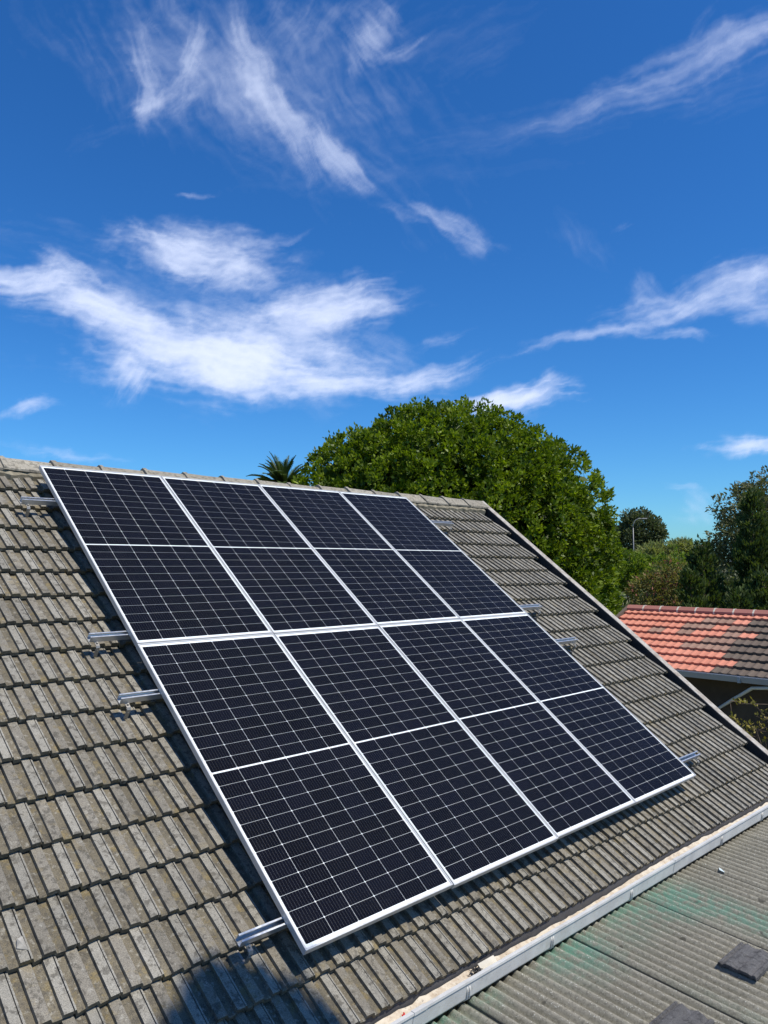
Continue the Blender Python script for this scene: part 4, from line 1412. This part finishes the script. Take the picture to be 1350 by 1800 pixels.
# sparse yellowish shrub between the houses
sh = empty('sparse_shrub', (6.0, 12.0, 0))
tag(sh, 'sparse shrub with thin bare branches and yellow-green leaves beside the barge board', 'shrub')
rr = np.random.default_rng(71)
mb = MB(); Q, T = [], []
for i in range(46):
    th = rr.uniform(0, 2 * math.pi); el = rr.uniform(0.75, 1.4)
    L = rr.uniform(1.2, 2.75)
    dv = np.array([math.cos(th) * math.cos(el), math.sin(th) * math.cos(el), math.sin(el)])
    p = np.array([rr.normal(0, .12), rr.normal(0, .12), 0.05]); pts = [p]
    for k in range(9):
        dv = dv + rr.normal(0, 0.16, 3) + np.array([0, 0, 0.01]); dv /= np.linalg.norm(dv)
        p = p + dv * L / 9
        pts.append(p)
        if k > 3:
            for _ in range(2):
                e = p + dv * 0.1 + rr.normal(0, 0.16, 3)
                mb.tube([p, e], [0.005, 0.002], 4)
                n = rr.integers(4, 11)
                pos = p + (e - p) * rr.uniform(0.3, 1.1, (n, 1)) + rr.normal(0, 0.02, (n, 3))
                Q.append(leaf_quads(pos, np.tile(dv, (n, 1)), 0.06, 0.035, rr, 0.2, 1.2)); T.append(rr.random(n))
    mb.tube(pts, list(np.linspace(0.016, 0.004, len(pts))), 5)
mb.build('branches', M['bark'], sh)
link('leaves', quad_mesh('leaves', np.concatenate(Q), M['leaf_yellow'], {'tone': np.concatenate(T)}), sh)

# slender cypress added out of view: its top throws the shade at lower left
def cypress():
    tgt = rp(-0.42, 4.22, HT)
    tip = tgt + SUN * 9.5
    t = empty('cypress', (tip[0], tip[1], 0))
    tag(t, 'unseen slender dark cypress added to shade the tiles at lower left', 'cypress')
    H = tip[2]
    mb = MB(); mb.tube([(0, 0, 0), (0, 0, H * 0.6), (0, 0, H * 0.98)], [0.16, 0.1, 0.02], 8)
    mb.build('trunk', M['bark'], t, smooth=True)
    r = np.random.default_rng(81)
    n = 30000
    f = r.random(n) ** 0.75
    z = H - f * (H - 1.2)
    R_ = 0.42 * np.clip((H - z) / 0.9, 0, 1) ** 0.6 * (1 + 0.1 * np.sin(z * 5))
    th = r.uniform(0, 6.283, n); rr_ = R_ * np.sqrt(r.random(n))
    pos = np.stack([rr_ * np.cos(th), rr_ * np.sin(th), z], 1)
    out = np.stack([np.cos(th) * .4, np.sin(th) * .4, np.full(n, .8)], 1)
    link('crown', quad_mesh('crown', leaf_quads(pos, out, 0.17, 0.08, r, 0.2, 0.4), M['leaf_cypress'], {'tone': r.random(n)}), t)
cypress()

# ================================================================== STREET: lamp, car, wall, wires
lamp = empty('street_lamp', (33.0, 102, 0))
tag(lamp, 'thin grey street lamp with curved arm in front of the far gum trees', 'street lamp')
mb = MB()
mb.tube([(0, 0, 0), (0, 0, 5), (0, 0, 9.4)], [0.085, 0.07, 0.055], 8)
mb.build('pole', M['lamp'], lamp, smooth=True)
mb = MB()
mb.tube([(0, 0, 9.35), (0.06, 0, 9.95), (0.32, 0, 10.4), (0.8, 0, 10.62), (1.25, 0, 10.6)], [0.055, 0.05, 0.048, 0.045, 0.04], 8)
mb.build('arm', M['lamp'], lamp, smooth=True)
mb = MB(); mb.box(1.15, 1.85, -0.14, 0.14, 10.52, 10.66)
mb.build('lamp_head', M['lamp'], lamp, bevel=0.04)

def car(loc, rz):
    t = empty('parked_car', loc, (0, 0, rz))
    tag(t, 'white car parked on the far road, half hidden by foliage', 'car')
    side = [(-2.1, 0.28), (-2.12, 0.62), (-1.95, 0.88), (-1.2, 0.95), (1.0, 0.93), (1.85, 0.80), (2.10, 0.62), (2.12, 0.30)]
    mb = MB()
    n = len(side)
    for w0, w1 in ((-0.86, 0.86),):
        v = [(x, w0 * (0.96 if z > .8 else 1), z) for x, z in side] + [(x, w1 * (0.96 if z > .8 else 1), z) for x, z in side]
        f = [(i, (i + 1) % n, n + (i + 1) % n, n + i) for i in range(n)] + [tuple(range(n))[::-1], tuple(range(n, 2 * n))]
        mb.add(v, f)
    body = mb.build('body', M['carpaint'], t, bevel=0.05)
    cab = [(-1.75, 0.93), (-1.25, 1.40), (-0.2, 1.46), (0.35, 1.40), (1.05, 0.93)]
    mb = MB(); n = len(cab)
    v = [(x, s * (0.82 if z < 1 else 0.66), z) for s in (-1, 1) for x, z in cab]
    mb.add(v, [(i, i + 1, n + i + 1, n + i) for i in range(n - 1)] + [tuple(range(n))[::-1], tuple(range(n, 2 * n))])
    mb.build('window_band', M['carglass'], t)
    mb = MB()
    v = [(x, s * 0.69, z) for s in (-1, 1) for x, z in ((-1.22, 1.405), (-0.2, 1.475), (0.33, 1.405))]
    mb.add(v, [(0, 1, 4, 3), (1, 2, 5, 4)])
    mb.build('roof_panel', M['carpaint'], t)
    for x in (-1.3, 1.3):
        for s in (-1, 1):
            mb = MB(); mb.tube([(x, s * 0.70, 0.31), (x, s * 0.88, 0.31)], 0.31, 16)
            w_ = mb.build('wheel', M['rubber'], t)
            mb = MB(); mb.tube([(x, s * 0.87, 0.31), (x, s * 0.89, 0.31)], 0.19, 12)
            mb.build('rim', M['lamp'], w_)
    for s in (-1, 1):
        mb = MB(); mb.box(2.02, 2.13, s * 0.62 - 0.16, s * 0.62 + 0.16, 0.58, 0.72)
        mb.build('headlight', M['carglass'], t)
car((41.6, 134, 0.004), rad(0))

mb = MB()
mb.box(0, 3.4, 0, 0.22, 0, 2.0)
gw = mb.build('garden_wall', simple('brown_wall', (0.20, 0.17, 0.14), 0.9, 0, 0.15), loc=(12.0, 39.5, 0))
mb = MB(); mb.box(-0.03, 3.43, -0.03, 0.25, 2.0, 2.06)
mb.build('coping', M['chip'], gw)
tag(gw, 'short brown garden wall seen left of the rusty bush', 'wall')

WN = ['highest', 'second highest', 'third highest', 'lowest']
for i, (za, zb) in enumerate(((9.4, 8.9), (8.2, 7.7), (7.3, 6.9), (6.5, 6.2))):
    mb = MB()
    pts = []
    for t_ in np.linspace(0, 1, 14):
        pts.append((40 + t_ * 60, 170, za + (zb - za) * t_ - 1.6 * 4 * t_ * (1 - t_) * 0.5 + 0.9))
    mb.tube(pts, 0.035, 4)
    tag(mb.build('power_line', M['wire']), '%s of the thin power lines crossing the gap above the olive bush' % WN[i], 'power line', 'power lines')
# the two poles that carry them, hidden behind the trees at either end
for k, x in enumerate((40, 100)):
    pl = empty('utility_pole', (x, 170, 0))
    tag(pl, ['wooden utility pole behind the far gum trees', 'wooden utility pole far behind the dark conifers'][k], 'utility pole', 'utility poles')
    mb = MB(); mb.tube([(0, 0, 0), (0, 0, 11)], [0.14, 0.10], 8)
    mb.build('pole', M['timber'], pl)
    mb = MB(); mb.box(-0.8, 0.8, -0.05, 0.05, 10.1, 10.25)
    mb.build('crossarm', M['timber'], pl)
